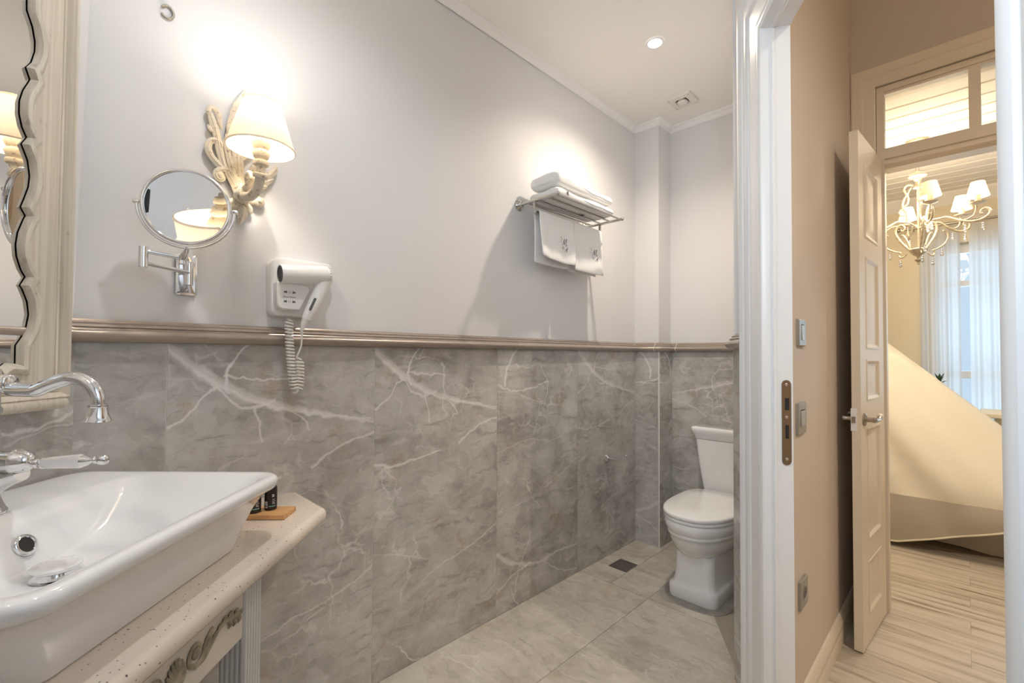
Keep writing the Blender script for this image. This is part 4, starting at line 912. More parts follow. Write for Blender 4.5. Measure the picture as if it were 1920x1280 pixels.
    # tapered shade, open above and below
    z0, z1 = 0.018, 0.142; r0, r1 = 0.0835, 0.0475
    mb = MB(); mb.lathe([(r0, z0), (r1, z1), (r1 - 0.0012, z1), (r0 - 0.0012, z0), (r0, z0)], (0, -0.160, 0), seg=56, cap=False); sh = mb.build('lamp_shade', 'shade', t, smooth=60); sh['label'] = 'lit tapered white shade'
    for r, z in ((r0, z0), (r1, z1)):
        mb = MB(); mb.lathe([(r - 0.0015, z - 0.001), (r + 0.0008, z - 0.001), (r + 0.0008, z + 0.003), (r - 0.0015, z + 0.003), (r - 0.0015, z - 0.001)], (0, -0.160, 0), seg=56, cap=False)
        mb.build('shade_hem', 'shade', sh)
    mb = MB(); mb.sphere((0, -0.160, 0.078), 0.017, 16, 12, sc_=(1, 1, 1.25)); bl = mb.build('bulb', 'bulb', t, smooth=60); bl.visible_shadow = True
    add_light('sconce_light', 'POINT', (0, -0.160, 0.104), SCONCE, WARM2, t, shadow_soft_size=0.03)
    return t
make_sconce('carved limewashed wall sconce with a lit white shade above the round shaving mirror', (XP, 0.395, 1.70), math.radians(90))
make_sconce('carved limewashed wall sconce on the wall behind the viewpoint, seen only in mirrors', (-0.739, -0.378, 1.70), math.radians(180))

# ------------------------------------------------------------------ swing-arm magnifying mirror
mag = empty('shaving_mirror', 'round chrome shaving mirror on a folding wall arm', 'mirror', (XP, 0.26, 1.378), math.radians(90))
mb = MB(); mb.loft([[(x, -0.0002, z) for x, z, _ in [(p[0], p[1], 0) for p in rrect(-0.024, 0.024, -0.055, 0.055, 0.006, 0)]], [(x, -0.007, z) for x, z, _ in [(p[0], p[1], 0) for p in rrect(-0.024, 0.024, -0.055, 0.055, 0.006, 0)]], [(x, -0.0105, z) for x, z, _ in [(p[0], p[1], 0) for p in rrect(-0.019, 0.019, -0.050, 0.050, 0.005, 0)]]])
mb.build('wall_plate', 'chrome', mag, smooth=30)
for z in (0.040, -0.040):
    mb = MB(); mb.lathe([(0.005, 0), (0.005, 0.001), (0.0035, 0.0022), (0.001, 0.0016)], (0, -0.0103, z), (0, -1, 0), 14); mb.build('screw', 'satin', mag)
def hinge(x, y, z0, z1, r, name='barrel'):
    mb = MB(); k = (z1 - z0)
    mb.lathe([(r * 0.9, 0), (r, 0.001), (r, k * 0.48), (r * 0.93, k * 0.485), (r * 0.93, k * 0.515), (r, k * 0.52), (r, k - 0.001), (r * 0.9, k)], (x, y, z0), seg=22); return mb.build(name, 'chrome', mag, smooth=40)
hinge(0.003, -0.021, -0.030, 0.034, 0.0105)
hx, hy = -0.103, -0.100
hinge(hx, hy, -0.006, 0.045, 0.0100)
px_, py_ = -0.026, -0.100
mb = MB(); mb.tube([(0.000, -0.026, 0.004), (hx + 0.006, hy + 0.004, 0.0055)], 0.0058, 14); mb.build('lower_arm', 'chrome', mag, smooth=50)
mb = MB(); mb.tube([(hx + 0.006, hy, 0.034), (px_, py_, 0.029)], 0.0058, 14); mb.build('upper_arm', 'chrome', mag, smooth=50)
dc = Vector((-0.0245, -0.140, 0.150))           # disc centre in the local frame
wn = Vector((0.925, -0.345, -0.02)).normalized()  # facing direction in the world
q3 = Matrix.Rotation(-math.radians(90), 3, 'Z'); ln = (q3 @ wn).normalized()
yoke_c = dc
side = Vector((0, 0, 1)).cross(ln).normalized(); upv = ln.cross(side).normalized()
RD, RY = 0.0935, 0.1010
def dpt(a, r, d=0.0): return dc + side * (r * math.cos(a)) + upv * (r * math.sin(a)) + ln * d
mb = MB(); mb.tube([dpt(PI + PI * k / 40, RY) for k in range(41)], 0.0036, 10)
foot = dpt(1.5 * PI, RY)
mb.build('yoke', 'chrome', mag, smooth=60)
mb = MB(); mb.tube([(foot.x, foot.y, foot.z + 0.003), (foot.x, foot.y, foot.z - 0.008), (px_, py_ * 1.0, 0.030), (px_, py_, 0.013)], [0.0050, 0.0062, 0.0095, 0.0085], 14); mb.build('post', 'chrome', mag, smooth=60)
for s in (0, PI):
    mb = MB(); a = dpt(s, RD - 0.001); b_ = dpt(s, RY + 0.007); mb.tube([a, dpt(s, RY - 0.003)], 0.003, 10); mb.tube([dpt(s, RY - 0.005), dpt(s, RY + 0.003), b_], [0.0055, 0.0060, 0.0045], 12)
    mb.build('pivot', 'chrome', mag, smooth=50)
mb = MB(); mb.lathe([(RD - 0.0075, 0.004), (RD - 0.006, 0.0075), (RD - 0.003, 0.0085), (RD, 0.006), (RD + 0.001, 0.0), (RD, -0.006), (RD - 0.003, -0.0085), (RD - 0.0075, -0.004), (RD - 0.0075, 0.004)], dc, ln, 64, cap=False); mb.build('rim', 'chrome', mag, smooth=60)
mb = MB(); RC = 0.66; rr = [0.0005] + [RD - 0.007] * 0 + [(RD - 0.007) * k / 14 for k in range(1, 15)]
mb.lathe([(r, RC - math.sqrt(RC * RC - r * r) - 0.0045) for r in rr], dc, ln, 64, cap=False); mb.lathe([(0.0005, -0.007), (RD - 0.007, -0.007)], dc, ln, 64, cap=False)
g_ = mb.build('magnifying_glass', 'mirror', mag, smooth=180)

# ------------------------------------------------------------------ wall hair dryer: holder, dryer, coiled cord
HZ = 1.365
hold = empty('hair_dryer_holder', 'white wall holder with shaver sockets beside the sconce', 'holder', (XP, 0.56, HZ), math.radians(90))
def L2(pts): return [(y - 0.56, z - HZ) for y, z in pts]
pl_ = fillet(L2([(0.459, 1.447), (0.464, 1.279), (0.585, 1.278), (0.655, 1.415), (0.645, 1.458), (0.500, 1.459)]), [0.022, 0.020, 0.015, 0.02, 0.014, 0.012], 5)
mb = MB(); mb.loft([[(x, -0.0002, z) for x, z in pl_], [(x, -0.034, z) for x, z in pl_], [(x, -0.040, z) for x, z in inset(pl_, 0.003)], [(x, -0.0425, z) for x, z in inset(pl_, 0.009)]]); mb.build('housing', 'plastic', hold, smooth=35)
fp = fillet(L2([(0.468, 1.378), (0.470, 1.298), (0.534, 1.297), (0.566, 1.362), (0.558, 1.376)]), [0.004, 0.018, 0.004, 0.010, 0.006], 5)
mb = MB(); mb.loft([[(x, -0.040, z) for x, z in fp], [(x, -0.073, z) for x, z in fp], [(x, -0.076, z) for x, z in inset(fp, 0.003)]]); mb.build('front_pocket', 'plastic', hold, smooth=35)
mb = MB(); lb = [(0.485, 1.360), (0.485, 1.311), (0.523, 1.311), (0.523, 1.360)]; lb = fillet(L2(lb), [0.003] * 4, 4)
mb.loft([[(x, -0.0755, z) for x, z in lb], [(x, -0.0764, z) for x, z in lb]]); lab = mb.build('socket_label', 'plastic', hold, smooth=0)
mb = MB()
for zc in (1.349, 1.321):
    for s in (-1, 1):
        c = 0.504 + s * 0.0115
        for pg in ([(c - 0.0035 * s, zc - 0.004), (c - 0.0035 * s, zc + 0.004), (c - 0.001 * s, zc + 0.004), (c - 0.001 * s, zc - 0.004)], [(c - 0.001 * s, zc - 0.0022), (c - 0.001 * s, zc + 0.0022), (c + 0.005 * s, zc + 0.0028), (c + 0.005 * s, zc - 0.0028)]):
            mb.prism(L2(pg), 'y', -0.0768, -0.0762)
    for k in range(4):
        a = PI / 4 + PI / 2 * k; x, z = 0.504 + 0.003 * math.cos(a), zc + 0.003 * math.sin(a); mb.prism(L2([(x - 0.0009, z - 0.0009), (x + 0.0009, z - 0.0009), (x + 0.0009, z + 0.0009), (x - 0.0009, z + 0.0009)]), 'y', -0.0768, -0.0762)
mb.build('socket_marks', 'grey_print', lab, smooth=0)
TXT = []
fc = bpy.data.curves.new('lettering', 'FONT'); fc.body = 'Shaver Socket'; fc.size = 0.0062; fc.align_x = 'CENTER'; fc.extrude = 0.0001
fo = bpy.data.objects.new('lettering', fc); col.objects.link(fo); fo.parent = lab; TXT.append(fo); fo.location = (0.504 - 0.56, -0.0766, 1.333 - HZ); fo.rotation_euler = (PI / 2, 0, 0); fc.materials.append(M['grey_print'])
bpy.context.view_layer.update()
me_ = bpy.data.meshes.new_from_object(fo.evaluated_get(bpy.context.evaluated_depsgraph_get())); fm = bpy.data.objects.new('lettering', me_); bpy.data.objects.remove(fo); fm.name = 'lettering'; col.objects.link(fm); fm.parent = lab; fm.location = (0.504 - 0.56, -0.0766, 1.333 - HZ); fm.rotation_euler = (PI / 2, 0, 0)

hd = empty('hair_dryer', 'white pistol hair dryer resting in the wall holder with its coiled cord hanging', 'hair dryer', (XP, 0.56, HZ), math.radians(90))
def LV(y, out, z): return Vector((y - 0.56, -out, z - HZ))
ax0, ax1 = LV(0.474, 0.080, 1.400), LV(0.622, 0.082, 1.412); axd = (ax1 - ax0).normalized(); ln_ = (ax1 - ax0).length
mb = MB(); mb.lathe([(0.0225, 0.004), (0.0265, 0.0), (0.0275, 0.002), (0.0275, 0.05), (0.0285, 0.090), (0.0300, 0.115), (0.0300, 0.128), (0.0285, 0.138), (0.024, 0.146), (0.014, 0.1505), (0.003, 0.152)], ax0, axd, 32); mb.build('barrel', 'plastic', hd, smooth=50)
mb = MB(); mb.lathe([(0.0001, 0.0035), (0.0222, 0.0035), (0.0235, 0.0), (0.0205, -0.0005), (0.0190, 0.0025)], ax0, axd, 28, cap=False); noz = mb.build('nozzle', 'grey_print', hd, smooth=50); noz['label'] = 'dark round air outlet'
mb = MB()
for k in range(18):
    a = 2 * PI * k / 18; q = Vector((0, 0, 1)).rotation_difference(axd).to_matrix()
    mb.tube([ax0 + q @ Vector((0.0288 * math.cos(a), 0.0288 * math.sin(a), 0.131)), ax0 + q @ Vector((0.0255 * math.cos(a), 0.0255 * math.sin(a), 0.144))], 0.0009, 5)
mb.build('air_slots', 'grey_print', hd)
mb = MB(); mb.tube(spline([LV(0.604, 0.080, 1.400), LV(0.594, 0.082, 1.372), LV(0.580, 0.084, 1.335), LV(0.561, 0.084, 1.295), LV(0.550, 0.083, 1.270)], 6), [0.026, 0.022, 0.0195, 0.0165, 0.0135], 20); mb.build('handle', 'plastic', hd, smooth=60)
mb = MB(); mb.tube([LV(0.5505, 0.083, 1.272), LV(0.545, 0.082, 1.258), LV(0.540, 0.080, 1.240), LV(0.539, 0.079, 1.232)], [0.0125, 0.0095, 0.0055, 0.004], 16); mb.build('cord_sleeve', 'plastic', hd, smooth=60)
mb = MB(); mb.tube([LV(0.571, 0.100, 1.335), LV(0.555, 0.099, 1.298)], 0.004, 8); mb.build('switch', 'grey_print', hd)
path_ = [(0.512, 0.052, 1.274), (0.511, 0.054, 1.245), (0.513, 0.056, 1.20), (0.517, 0.057, 1.15), (0.522, 0.057, 1.10), (0.528, 0.057, 1.065), (0.534, 0.058, 1.054), (0.540, 0.060, 1.060), (0.5425, 0.061, 1.085), (0.5425, 0.062, 1.12), (0.5395, 0.063, 1.152)]
ps = spline([LV(*p) for p in path_], 60); total = sum((ps[i + 1] - ps[i]).length for i in range(len(ps) - 1)); acc = 0; coil = []
for i, p in enumerate(ps[:-1]):
    acc += (ps[i + 1] - p).length; f_ = acc / total
    d = (ps[i + 1] - p).normalized(); b1 = Vector((0, 1, 0)); b2 = d.cross(b1).normalized(); rad = 0.0102 * min(1, f_ * 25, (1 - f_) * 30)
    th = 2 * PI * (f_ ** 1.0) * 33; coil.append(p + b2 * (rad * math.cos(th)) + b1 * (rad * math.sin(th)))
mb = MB(); mb.tube(coil, 0.0029, 6); tail = spline([coil[-1], LV(0.531, 0.066, 1.155), LV(0.540, 0.072, 1.185), LV(0.5405, 0.077, 1.215), LV(0.539, 0.079, 1.235)], 8); mb.tube(tail, 0.0028, 8); mb.build('coiled_cord', 'plastic2', hd, smooth=60)

# ------------------------------------------------------------------ chrome towel rack
rk = empty('towel_rack', 'chrome wall towel shelf with a rail below, high on the long wall', 'towel rack', (XP, 1.58, 1.88), math.radians(90))
XR = 0.520       # length along the wall
ZB = -0.003
for x in (-0.012, XR):
    mb = MB(); mb.lathe([(0.026, 0.0003), (0.027, 0.003), (0.024, 0.008), (0.016, 0.013), (0.012, 0.016), (0.011, 0.024)], (x, 0, 0), (0, -1, 0), 28); mb.build('wall_flange', 'rackmetal', rk, smooth=50)
    mb = MB(); mb.tube([(x, -0.020, 0), (x, -0.236, 0)], 0.0078, 14); mb.sphere((x, -0.238, 0), 0.0095, 14, 10); mb.build('side_arm', 'rackmetal', rk, smooth=60)
for o in (0.058, 0.114, 0.172, 0.232):
    mb = MB(); mb.tube([(-0.012, -o, ZB), (XR, -o, ZB)], 0.0042, 10); mb.build('shelf_bar', 'rackmetal', rk, smooth=60)
LO, LZ = 0.100, -0.052
for x in (-0.012, XR):
    mb = MB(); mb.tube([(x, -LO, 0.0), (x, -LO, LZ - 0.008)], 0.0072, 12); mb.build('post', 'rackmetal', rk, smooth=60)
mb = MB(); mb.tube([(-0.012, -LO, LZ), (XR, -LO, LZ)], 0.0045, 10); mb.build('lower_rail', 'rackmetal', rk, smooth=60)

def monogram(mb, fn, s=1.0):
    """script M and A with a flourish; fn(u, v) puts a point on the cloth"""
    S_ = [([(-0.9, 0.95), (-0.55, 1.05), (-0.35, 0.8), (-0.5, 0.6), (-0.75, 0.62)], 0.5), ([(-0.35, 0.0), (-0.15, 0.15), (0.0, 0.5), (0.18, 0.95)], 0.9), ([(0.18, 0.95), (0.10, 0.5), (0.12, 0.05)], 1.1), ([(0.12, 0.05), (0.30, 0.5), (0.62, 1.0)], 0.9), ([(0.62, 1.0), (0.50, 0.5), (0.42, 0.05), (0.52, -0.05), (0.7, 0.1)], 1.1),
          ([(0.25, -0.9), (0.55, -0.6), (0.8, -0.2)], 0.9), ([(0.8, -0.2), (0.66, -0.6), (0.62, -0.95)], 1.1), ([(0.30, -0.62), (0.55, -0.58), (0.75, -0.62)], 0.6), ([(-0.4, -0.3), (-0.1, -0.55), (0.1, -0.35), (0.0, -0.2), (-0.2, -0.35), (0.0, -0.75)], 0.5), ([(-0.75, 0.4), (-0.5, 0.3), (-0.3, 0.45)], 0.5)]
    for pts, w_ in S_: mb.tube([fn(p.x * s, p.y * s) for p in spline([(a, b_, 0) for a, b_ in pts], 6)], 0.0011 * w_, 5)

# two hand towels hung over the lower rail
def hand_towel(label, x0, x1, zf, zb, seed, skew=0.0, cx=None):
    t = empty('hand_towel', label, 'towel', (XP, 1.58, 1.88 + LZ), math.radians(90), 'white monogrammed hand towels on the rail')
    rnd = random.Random(seed); NX = 28
    ph = rnd.random() * 6
    def pt(u, v, thick=0.0):
        # v: 0 back hem .. 1 front hem
        x = x0 + (x1 - x0) * u
        wv = 0.0045 * math.sin(u * 5.2 + ph) + 0.002 * math.sin(u * 13 + ph)
        r = 0.0065 + thick
        if v < 0.45:
            k = v / 0.45; z = -zb * (1 - k); o = LO - 0.010 - r - 0.004 * (1 - k); y = -(o + wv * (1 - k))
        elif v > 0.55:
            k = (v - 0.55) / 0.45; z = -(zf + skew * (u - 0.5)) * k - 0.004 * math.sin(u * PI) * k; y = -(LO + 0.010 + r + 0.012 * k + wv * k * 1.6)
        else:
            a = PI * (v - 0.45) / 0.10; y = -(LO - 0.010 * math.cos(a) - r * math.cos(a)); z = (r + 0.003) * math.sin(a)
            return Vector((x, y, z))
        x += (0.006 * math.sin(v * 7 + seed)) * (1 if u > 0.5 else -1) * 0.5
        return Vector((x, y, z))
    vs = [0, 0.06, 0.13, 0.2, 0.27, 0.34, 0.40, 0.45, 0.4667, 0.4833, 0.5, 0.5167, 0.5333, 0.55, 0.60, 0.66, 0.72, 0.78, 0.84, 0.90, 0.95, 1.0]
    mb = MB(); grid = [[pt(i / NX, v) for i in range(NX + 1)] for v in vs]; mb.loft(grid, False, False, closed=False)
    o = mb.build('cloth', 'towel', t, smooth=80); so = o.modifiers.new('thick', 'SOLIDIFY'); so.thickness = 0.007; so.offset = 0
    ss = o.modifiers.new('sub', 'SUBSURF'); ss.levels = 1; ss.render_levels = 1
    cu = cx if cx is not None else 0.62
    def fn(u, v):
        uu = cu + u * 0.040 / (x1 - x0); vv = 0.55 + 0.45 * (0.58 - v * 0.033 / zf); p = pt(uu, vv); return p + Vector((0, -0.0042, 0))
    mb = MB(); monogram(mb, fn); mg = mb.build('monogram', 'thread', t); mg['label'] = 'dark embroidered script monogram'
    return t
hand_towel('white monogrammed hand towel hanging at the left of the rail, overlapping the other', 0.004, 0.262, 0.212, 0.232, 3, 0.012, 0.66)
hand_towel('white monogrammed hand towel hanging at the right end of the rail', 0.266, 0.512, 0.236, 0.238, 5, 0.004, 0.64)

# two folded bath towels on the shelf
def folded(label, z0, th, x0, x1, o0, o1, seed, bulge, print_=False):
    t = empty('bath_towel', label, 'towel', (XP, 1.58, 1.88 + z0), math.radians(90), 'folded white bath towels on the rack')
    NX = 26
    def section(u):
        x = x0 + (x1 - x0) * u; h = th * (1 + bulge(u)); oc = (o0 + o1) / 2; w2 = (o1 - o0) / 2 * (1 - 0.05 * u)
        sag = 0.0
        pts = []
        for k in range(28):
            a = 2 * PI * k / 28; e = 0.42
            ca, sa = math.cos(a), math.sin(a)
            yy = oc + w2 * math.copysign(abs(ca) ** e, ca); zz = h / 2 + h / 2 * math.copysign(abs(sa) ** e, sa)
            if sa > 0: zz += 0.004 * math.sin(yy * 40 + seed + u * 4) + 0.003 * math.sin(u * 11 + seed)
            else: zz = max(zz, 0.0)
            pts.append((x + 0.004 * math.sin(yy * 50 + seed), -yy, zz))
        return pts
    us = [0.0, 0.012, 0.035, 0.07] + [0.07 + 0.86 * i / NX for i in range(1, NX)] + [0.93, 0.965, 0.988, 1.0]
    loops = []
    for u in us:
        s = section(u); e = min(u, 1 - u); k = 1.0 if e > 0.06 else math.sqrt(max(0.0, 1 - (1 - e / 0.06) ** 2)) * 0.55 + 0.45
        cz = sum(p[2] for p in s) / len(s); cy = sum(p[1] for p in s) / len(s)
        loops.append([(p[0], cy + (p[1] - cy) * (0.94 + 0.06 * k), cz + (p[2] - cz) * k) for p in s])
    mb = MB(); mb.loft(loops); mb.build('cloth', 'towel', t, smooth=70)
    # fold seam along the front edge: a rolled upper layer
    mb = MB(); zz = th * 0.50
    mb.tube([(x0 + (x1 - x0) * (0.02 + 0.96 * k / 14), -(o1 - 0.004 + 0.001 * math.sin(k)), zz * (1 + bulge(k / 14)) + 0.0015 * math.sin(k * 1.3)) for k in range(15)], 0.0035, 6); mb.build('fold_edge', 'towel', t, smooth=70)
    if print_:
        mb = MB(); monogram(mb, lambda u, v: Vector((x0 + 0.30 + u * 0.03, -(o0 + 0.075 + v * 0.022), -0.0004))); mb.build('monogram', 'thread', t)
        mb = MB(); monogram(mb, lambda u, v: Vector((x0 + 0.06 + u * 0.012, -(o1 + 0.0015), th * 0.55 + v * 0.010))); mb.build('monogram', 'thread', t)
    return t
folded('folded white bath towel lying on the rack bars, lower of the two', 0.0022, 0.046, 0.018, 0.475, 0.040, 0.220, 1.0, lambda u: 0.05 * math.sin(u * 3), True)
folded('folded white bath towel on top of the other one on the rack', 0.0022 + 0.0560, 0.048, 0.022, 0.470, 0.045, 0.215, 2.4, lambda u: 0.50 * (1 - min(1, max(0, (u - 0.25) / 0.4)) ** 2 * (3 - 2 * min(1, max(0, (u - 0.25) / 0.4)))) - 0.05 * u)

# ------------------------------------------------------------------ ceiling fittings
dl = empty('ceiling_spotlight', 'lit recessed ceiling spotlight over the toilet area', 'ceiling light', (-1.023, 1.976, CEIL))
def spot(t, energy, colr, size=150, blend=0.8):
    mb = MB(); mb.lathe([(0.043, -0.0002), (0.043, -0.004), (0.038, -0.006), (0.031, -0.004), (0.030, -0.001)], seg=36, cap=False); mb.build('trim_ring', 'trim', t, smooth=50)
    mb = MB(); mb.lathe([(0.0305, -0.0016), (0.0305, -0.0012)], seg=32); mb.build('lens', 'downlight', t, smooth=0)
    add_light('spot_light', 'SPOT', (0, 0, -0.016), energy, colr, t, spot_size=math.radians(size), spot_blend=blend, shadow_soft_size=0.022)
spot(dl, SPOT1, (1.0, 0.87, 0.71), 140, 1.0)
dl_fill = empty('ceiling_spotlight', 'recessed ceiling spotlight added above the basin as fill, outside the picture', 'ceiling light', (-0.82, 0.42, CEIL)); spot(dl_fill, SPOT_FILL, NEUT)  # unseen extra lamp, added to brighten the basin corner
vt = empty('extractor_vent', 'square cream ceiling vent with a round cone valve in the far corner', 'vent', (-1.140, 2.530, CEIL))
mb = MB(); ring_o = rrect(-0.068, 0.068, -0.068, 0.068, 0.008, 0, 7); n_ = len(ring_o)
mb.loft([[(x, y, -0.0002) for x, y, z in ring_o], [(x, y, -0.012) for x, y, z in ring_o], [(x * 0.97, y * 0.97, -0.015) for x, y, z in ring_o], [(0.046 * math.cos(math.atan2(y, x)), 0.046 * math.sin(math.atan2(y, x)), -0.015) for x, y, z in ring_o], [(0.040 * math.cos(math.atan2(y, x)), 0.040 * math.sin(math.atan2(y, x)), -0.003) for x, y, z in ring_o]], True, False); mb.build('vent_plate', 'plastic2', vt, smooth=30)
mb = MB(); mb.lathe([(0.0405, -0.0028), (0.0405, -0.0024)], seg=28); mb.build('duct', 'dark', vt, smooth=0)
mb = MB(); mb.lathe([(0.017, -0.003), (0.026, -0.010), (0.029, -0.017), (0.026, -0.024), (0.016, -0.029), (0.005, -0.030), (0.004, -0.028), (0.0005, -0.028)], seg=30); mb.build('cone', 'plastic2', vt, smooth=50)
for x, y in ((-1, -1), (-1, 1), (1, -1), (1, 1)):
    mb = MB(); mb.lathe([(0.0034, -0.0148), (0.0034, -0.0160), (0.0005, -0.0164)], (x * 0.056, y * 0.056, 0), seg=12); mb.build('screw', 'switch', vt)
rg = MB(); rg.tube([(0.0005 - 0.0045, 0.0135 * math.cos(a), 0.0165 * math.sin(a)) for a in [math.radians(-150 + 300 * k / 24) for k in range(25)]], 0.0034, 8)
# open ring standing in for a blurred grey mark high on the long wall
ro = rg.build('ring_mark', 'switch', None, smooth=60); ro.location = (XP + 0.0075, 0.206, 2.076)
ro.rotation_euler = (math.radians(0), 0, 0); tag(ro, 'small open grey ring-shaped mark on the white wall high above the shaving mirror', 'hook')

# ------------------------------------------------------------------ toilet (local frame: back on the wall, front towards -y)
wc = empty('toilet', 'white close-coupled toilet with closed lid against the back wall', 'toilet', (-0.944, 2.797, 0.0))
mb = MB()
def ell(hw, yb, yf, z, e=2.4, n=44):
    """D-like loop: rounded front, squarer back"""
    out = []; yc = yb - (yb - yf) * 0.42
    for k in range(n):
        a = 2 * PI * k / n; ca, sa = math.cos(a), math.sin(a)
        x = hw * math.copysign(abs(ca) ** (2 / e), ca)
        if sa >= 0: y = yc + (yb - yc) * math.copysign(abs(sa) ** (2 / 4.5), sa)
        else: y = yc + (yc - yf) * math.copysign(abs(sa) ** (2 / e), sa)
        out.append((x, y, z))
    return out
def blk(hw, yb, yf, z, r=0.035, taper=0.0):
    return rrect(-hw, hw, yf, yb, r, z, 10)
B_ = [blk(0.117, -0.03, -0.638, 0.0, 0.045), blk(0.118, -0.03, -0.639, 0.004, 0.045), blk(0.118, -0.03, -0.639, 0.050, 0.045), blk(0.114, -0.033, -0.635, 0.058, 0.043), blk(0.107, -0.036, -0.627, 0.062, 0.041), blk(0.103, -0.038, -0.622, 0.066, 0.040), blk(0.098, -0.04, -0.616, 0.085, 0.038), blk(0.094, -0.04, -0.610, 0.130, 0.036), blk(0.093, -0.04, -0.606, 0.190, 0.036), blk(0.094, -0.04, -0.606, 0.215, 0.036)]
mb.loft(B_); mb.build('pedestal', 'toilet', wc, smooth=50)
W_ = [ell(0.085, -0.12, -0.585, 0.195), ell(0.104, -0.11, -0.615, 0.205), ell(0.124, -0.10, -0.645, 0.222), ell(0.146, -0.09, -0.672, 0.255), ell(0.158, -0.09, -0.688, 0.290), ell(0.161, -0.09, -0.694, 0.308), ell(0.167, -0.09, -0.700, 0.312), ell(0.168, -0.09, -0.702, 0.320), ell(0.165, -0.09, -0.699, 0.326), ell(0.172, -0.09, -0.707, 0.334), ell(0.178, -0.085, -0.714, 0.350), ell(0.179, -0.085, -0.716, 0.366), ell(0.174, -0.09, -0.711, 0.378), ell(0.168, -0.09, -0.704, 0.381)]
mb = MB(); mb.loft(W_); mb.box(-0.13, 0.13, -0.20, -0.010, 0.30, 0.380); mb.build('bowl', 'toilet', wc, smooth=50)
def slabD(z0, z1, hw, yb, yf, r=0.006):
    return [ell(hw - r, yb - r, yf + r, z0), ell(hw - r * 0.3, yb - r * 0.3, yf + r * 0.3, z0 + r * 0.35), ell(hw, yb, yf, z0 + r), ell(hw, yb, yf, z1 - r), ell(hw - r * 0.3, yb - r * 0.3, yf + r * 0.3, z1 - r * 0.3), ell(hw - r * 1.2, yb - r * 1.2, yf + r * 1.2, z1 + 0.001), ell(hw * 0.6, yb - 0.12, yf + 0.14, z1 + 0.004)]
mb = MB(); mb.loft(slabD(0.3825, 0.3965, 0.176, -0.180, -0.712, 0.004)); mb.build('seat', 'toilet', wc, smooth=50)
mb = MB(); mb.loft(slabD(0.3995, 0.4200, 0.179, -0.172, -0.716, 0.007)); mb.build('lid', 'toilet', wc, smooth=50)
for x in (-0.075, 0.075):
    mb = MB(); mb.tube([(x - 0.018, -0.168, 0.398), (x + 0.018, -0.168, 0.398)], 0.010, 12); mb.build('seat_hinge', 'chrome', wc, smooth=50)
def tk(hw, yf, z, r=0.022): return rrect(-hw, hw, yf, -0.004, r, z, 6)
mb = MB(); mb.loft([tk(0.128, -0.130, 0.381), tk(0.140, -0.134, 0.388), tk(0.146, -0.138, 0.42), tk(0.166, -0.146, 0.55), tk(0.182, -0.150, 0.688)]); mb.build('cistern', 'toilet', wc, smooth=50)
mb = MB(); mb.loft([tk(0.180, -0.148, 0.689), tk(0.186, -0.152, 0.693), tk(0.188, -0.153, 0.706), tk(0.194, -0.158, 0.714), tk(0.200, -0.163, 0.726), tk(0.204, -0.166, 0.740), tk(0.203, -0.166, 0.752), tk(0.198, -0.161, 0.757), tk(0.190, -0.153, 0.758)]); mb.build('cistern_lid', 'toilet', wc, smooth=50)
mb = MB(); mb.lathe([(0.027, 0.0005), (0.028, 0.003), (0.024, 0.005), (0.022, 0.0045), (0.0005, 0.0055)], (0, -0.082, 0.758), seg=28); mb.build('flush_button', 'chrome', wc, smooth=50)
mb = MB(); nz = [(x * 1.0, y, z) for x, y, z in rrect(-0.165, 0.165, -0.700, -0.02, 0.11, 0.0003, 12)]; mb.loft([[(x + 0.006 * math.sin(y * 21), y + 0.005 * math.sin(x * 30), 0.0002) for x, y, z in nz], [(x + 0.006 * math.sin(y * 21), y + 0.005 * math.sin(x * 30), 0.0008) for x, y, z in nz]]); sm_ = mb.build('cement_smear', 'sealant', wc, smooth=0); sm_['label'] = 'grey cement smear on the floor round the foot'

# toilet roll holder
tp = empty('toilet_roll_holder', 'empty chrome toilet roll holder on the marble by the corner', 'roll holder', (-1.500, 2.303, 0.569), math.radians(90))
mb = MB(); mb.lathe([(0.021, 0.0003), (0.022, 0.003), (0.019, 0.007), (0.012, 0.011), (0.009, 0.015)], (0, 0, 0), (0, -1, 0), 26); mb.build('wall_flange', 'chrome', tp, smooth=50)
mb = MB(); mb.tube([(0, -0.012, 0), (0.004, -0.050, -0.004), (0.005, -0.058, -0.004)], [0.006, 0.006, 0.0075], 12); mb.build('arm', 'chrome', tp, smooth=60)
mb = MB(); mb.tube(spline([(0.004, -0.056, -0.004), (0.04, -0.058, -0.002), (0.12, -0.054, 0.0)], 5), [0.0035, 0.003, 0.003], 10); mb.sphere((0.126, -0.054, 0.001), 0.0085, 14, 10, sc_=(1.3, 1, 1)); mb.build('roll_bar', 'chrome', tp, smooth=60)

# floor drain with pierced rosette
dr = empty('floor_drain', 'dark square floor drain in the marble near the pier', 'drain', (-1.369, 2.271, 0.0))
mb = MB(); mb.loft([[(x, y, 0.0002) for x, y, z in rrect(-0.055, 0.055, -0.062, 0.062, 0.002, 0, 2)], [(x, y, 0.002) for x, y, z in rrect(-0.055, 0.055, -0.062, 0.062, 0.002, 0, 2)], [(x, y, 0.0028) for x, y, z in rrect(-0.053, 0.053, -0.060, 0.060, 0.002, 0, 2)]]); mb.build('grate', 'steelgrate', dr, smooth=25)
mb = MB()
for k in range(12):
    a = 2 * PI * k / 12; c, s = math.cos(a), math.sin(a)
    mb.tube([(0.020 * c, 0.020 * s, 0.0027), (0.036 * c, 0.036 * s, 0.0027)], [0.0022, 0.0034], 6, flat=((0, 0, 1), 0.2))
for k in range(6):
    a = 2 * PI * k / 6; mb.tube([(0.006 * math.cos(a), 0.006 * math.sin(a), 0.0027), (0.013 * math.cos(a), 0.013 * math.sin(a), 0.0027)], 0.0022, 6, flat=((0, 0, 1), 0.2))
mb.build('slots', 'satin', dr)

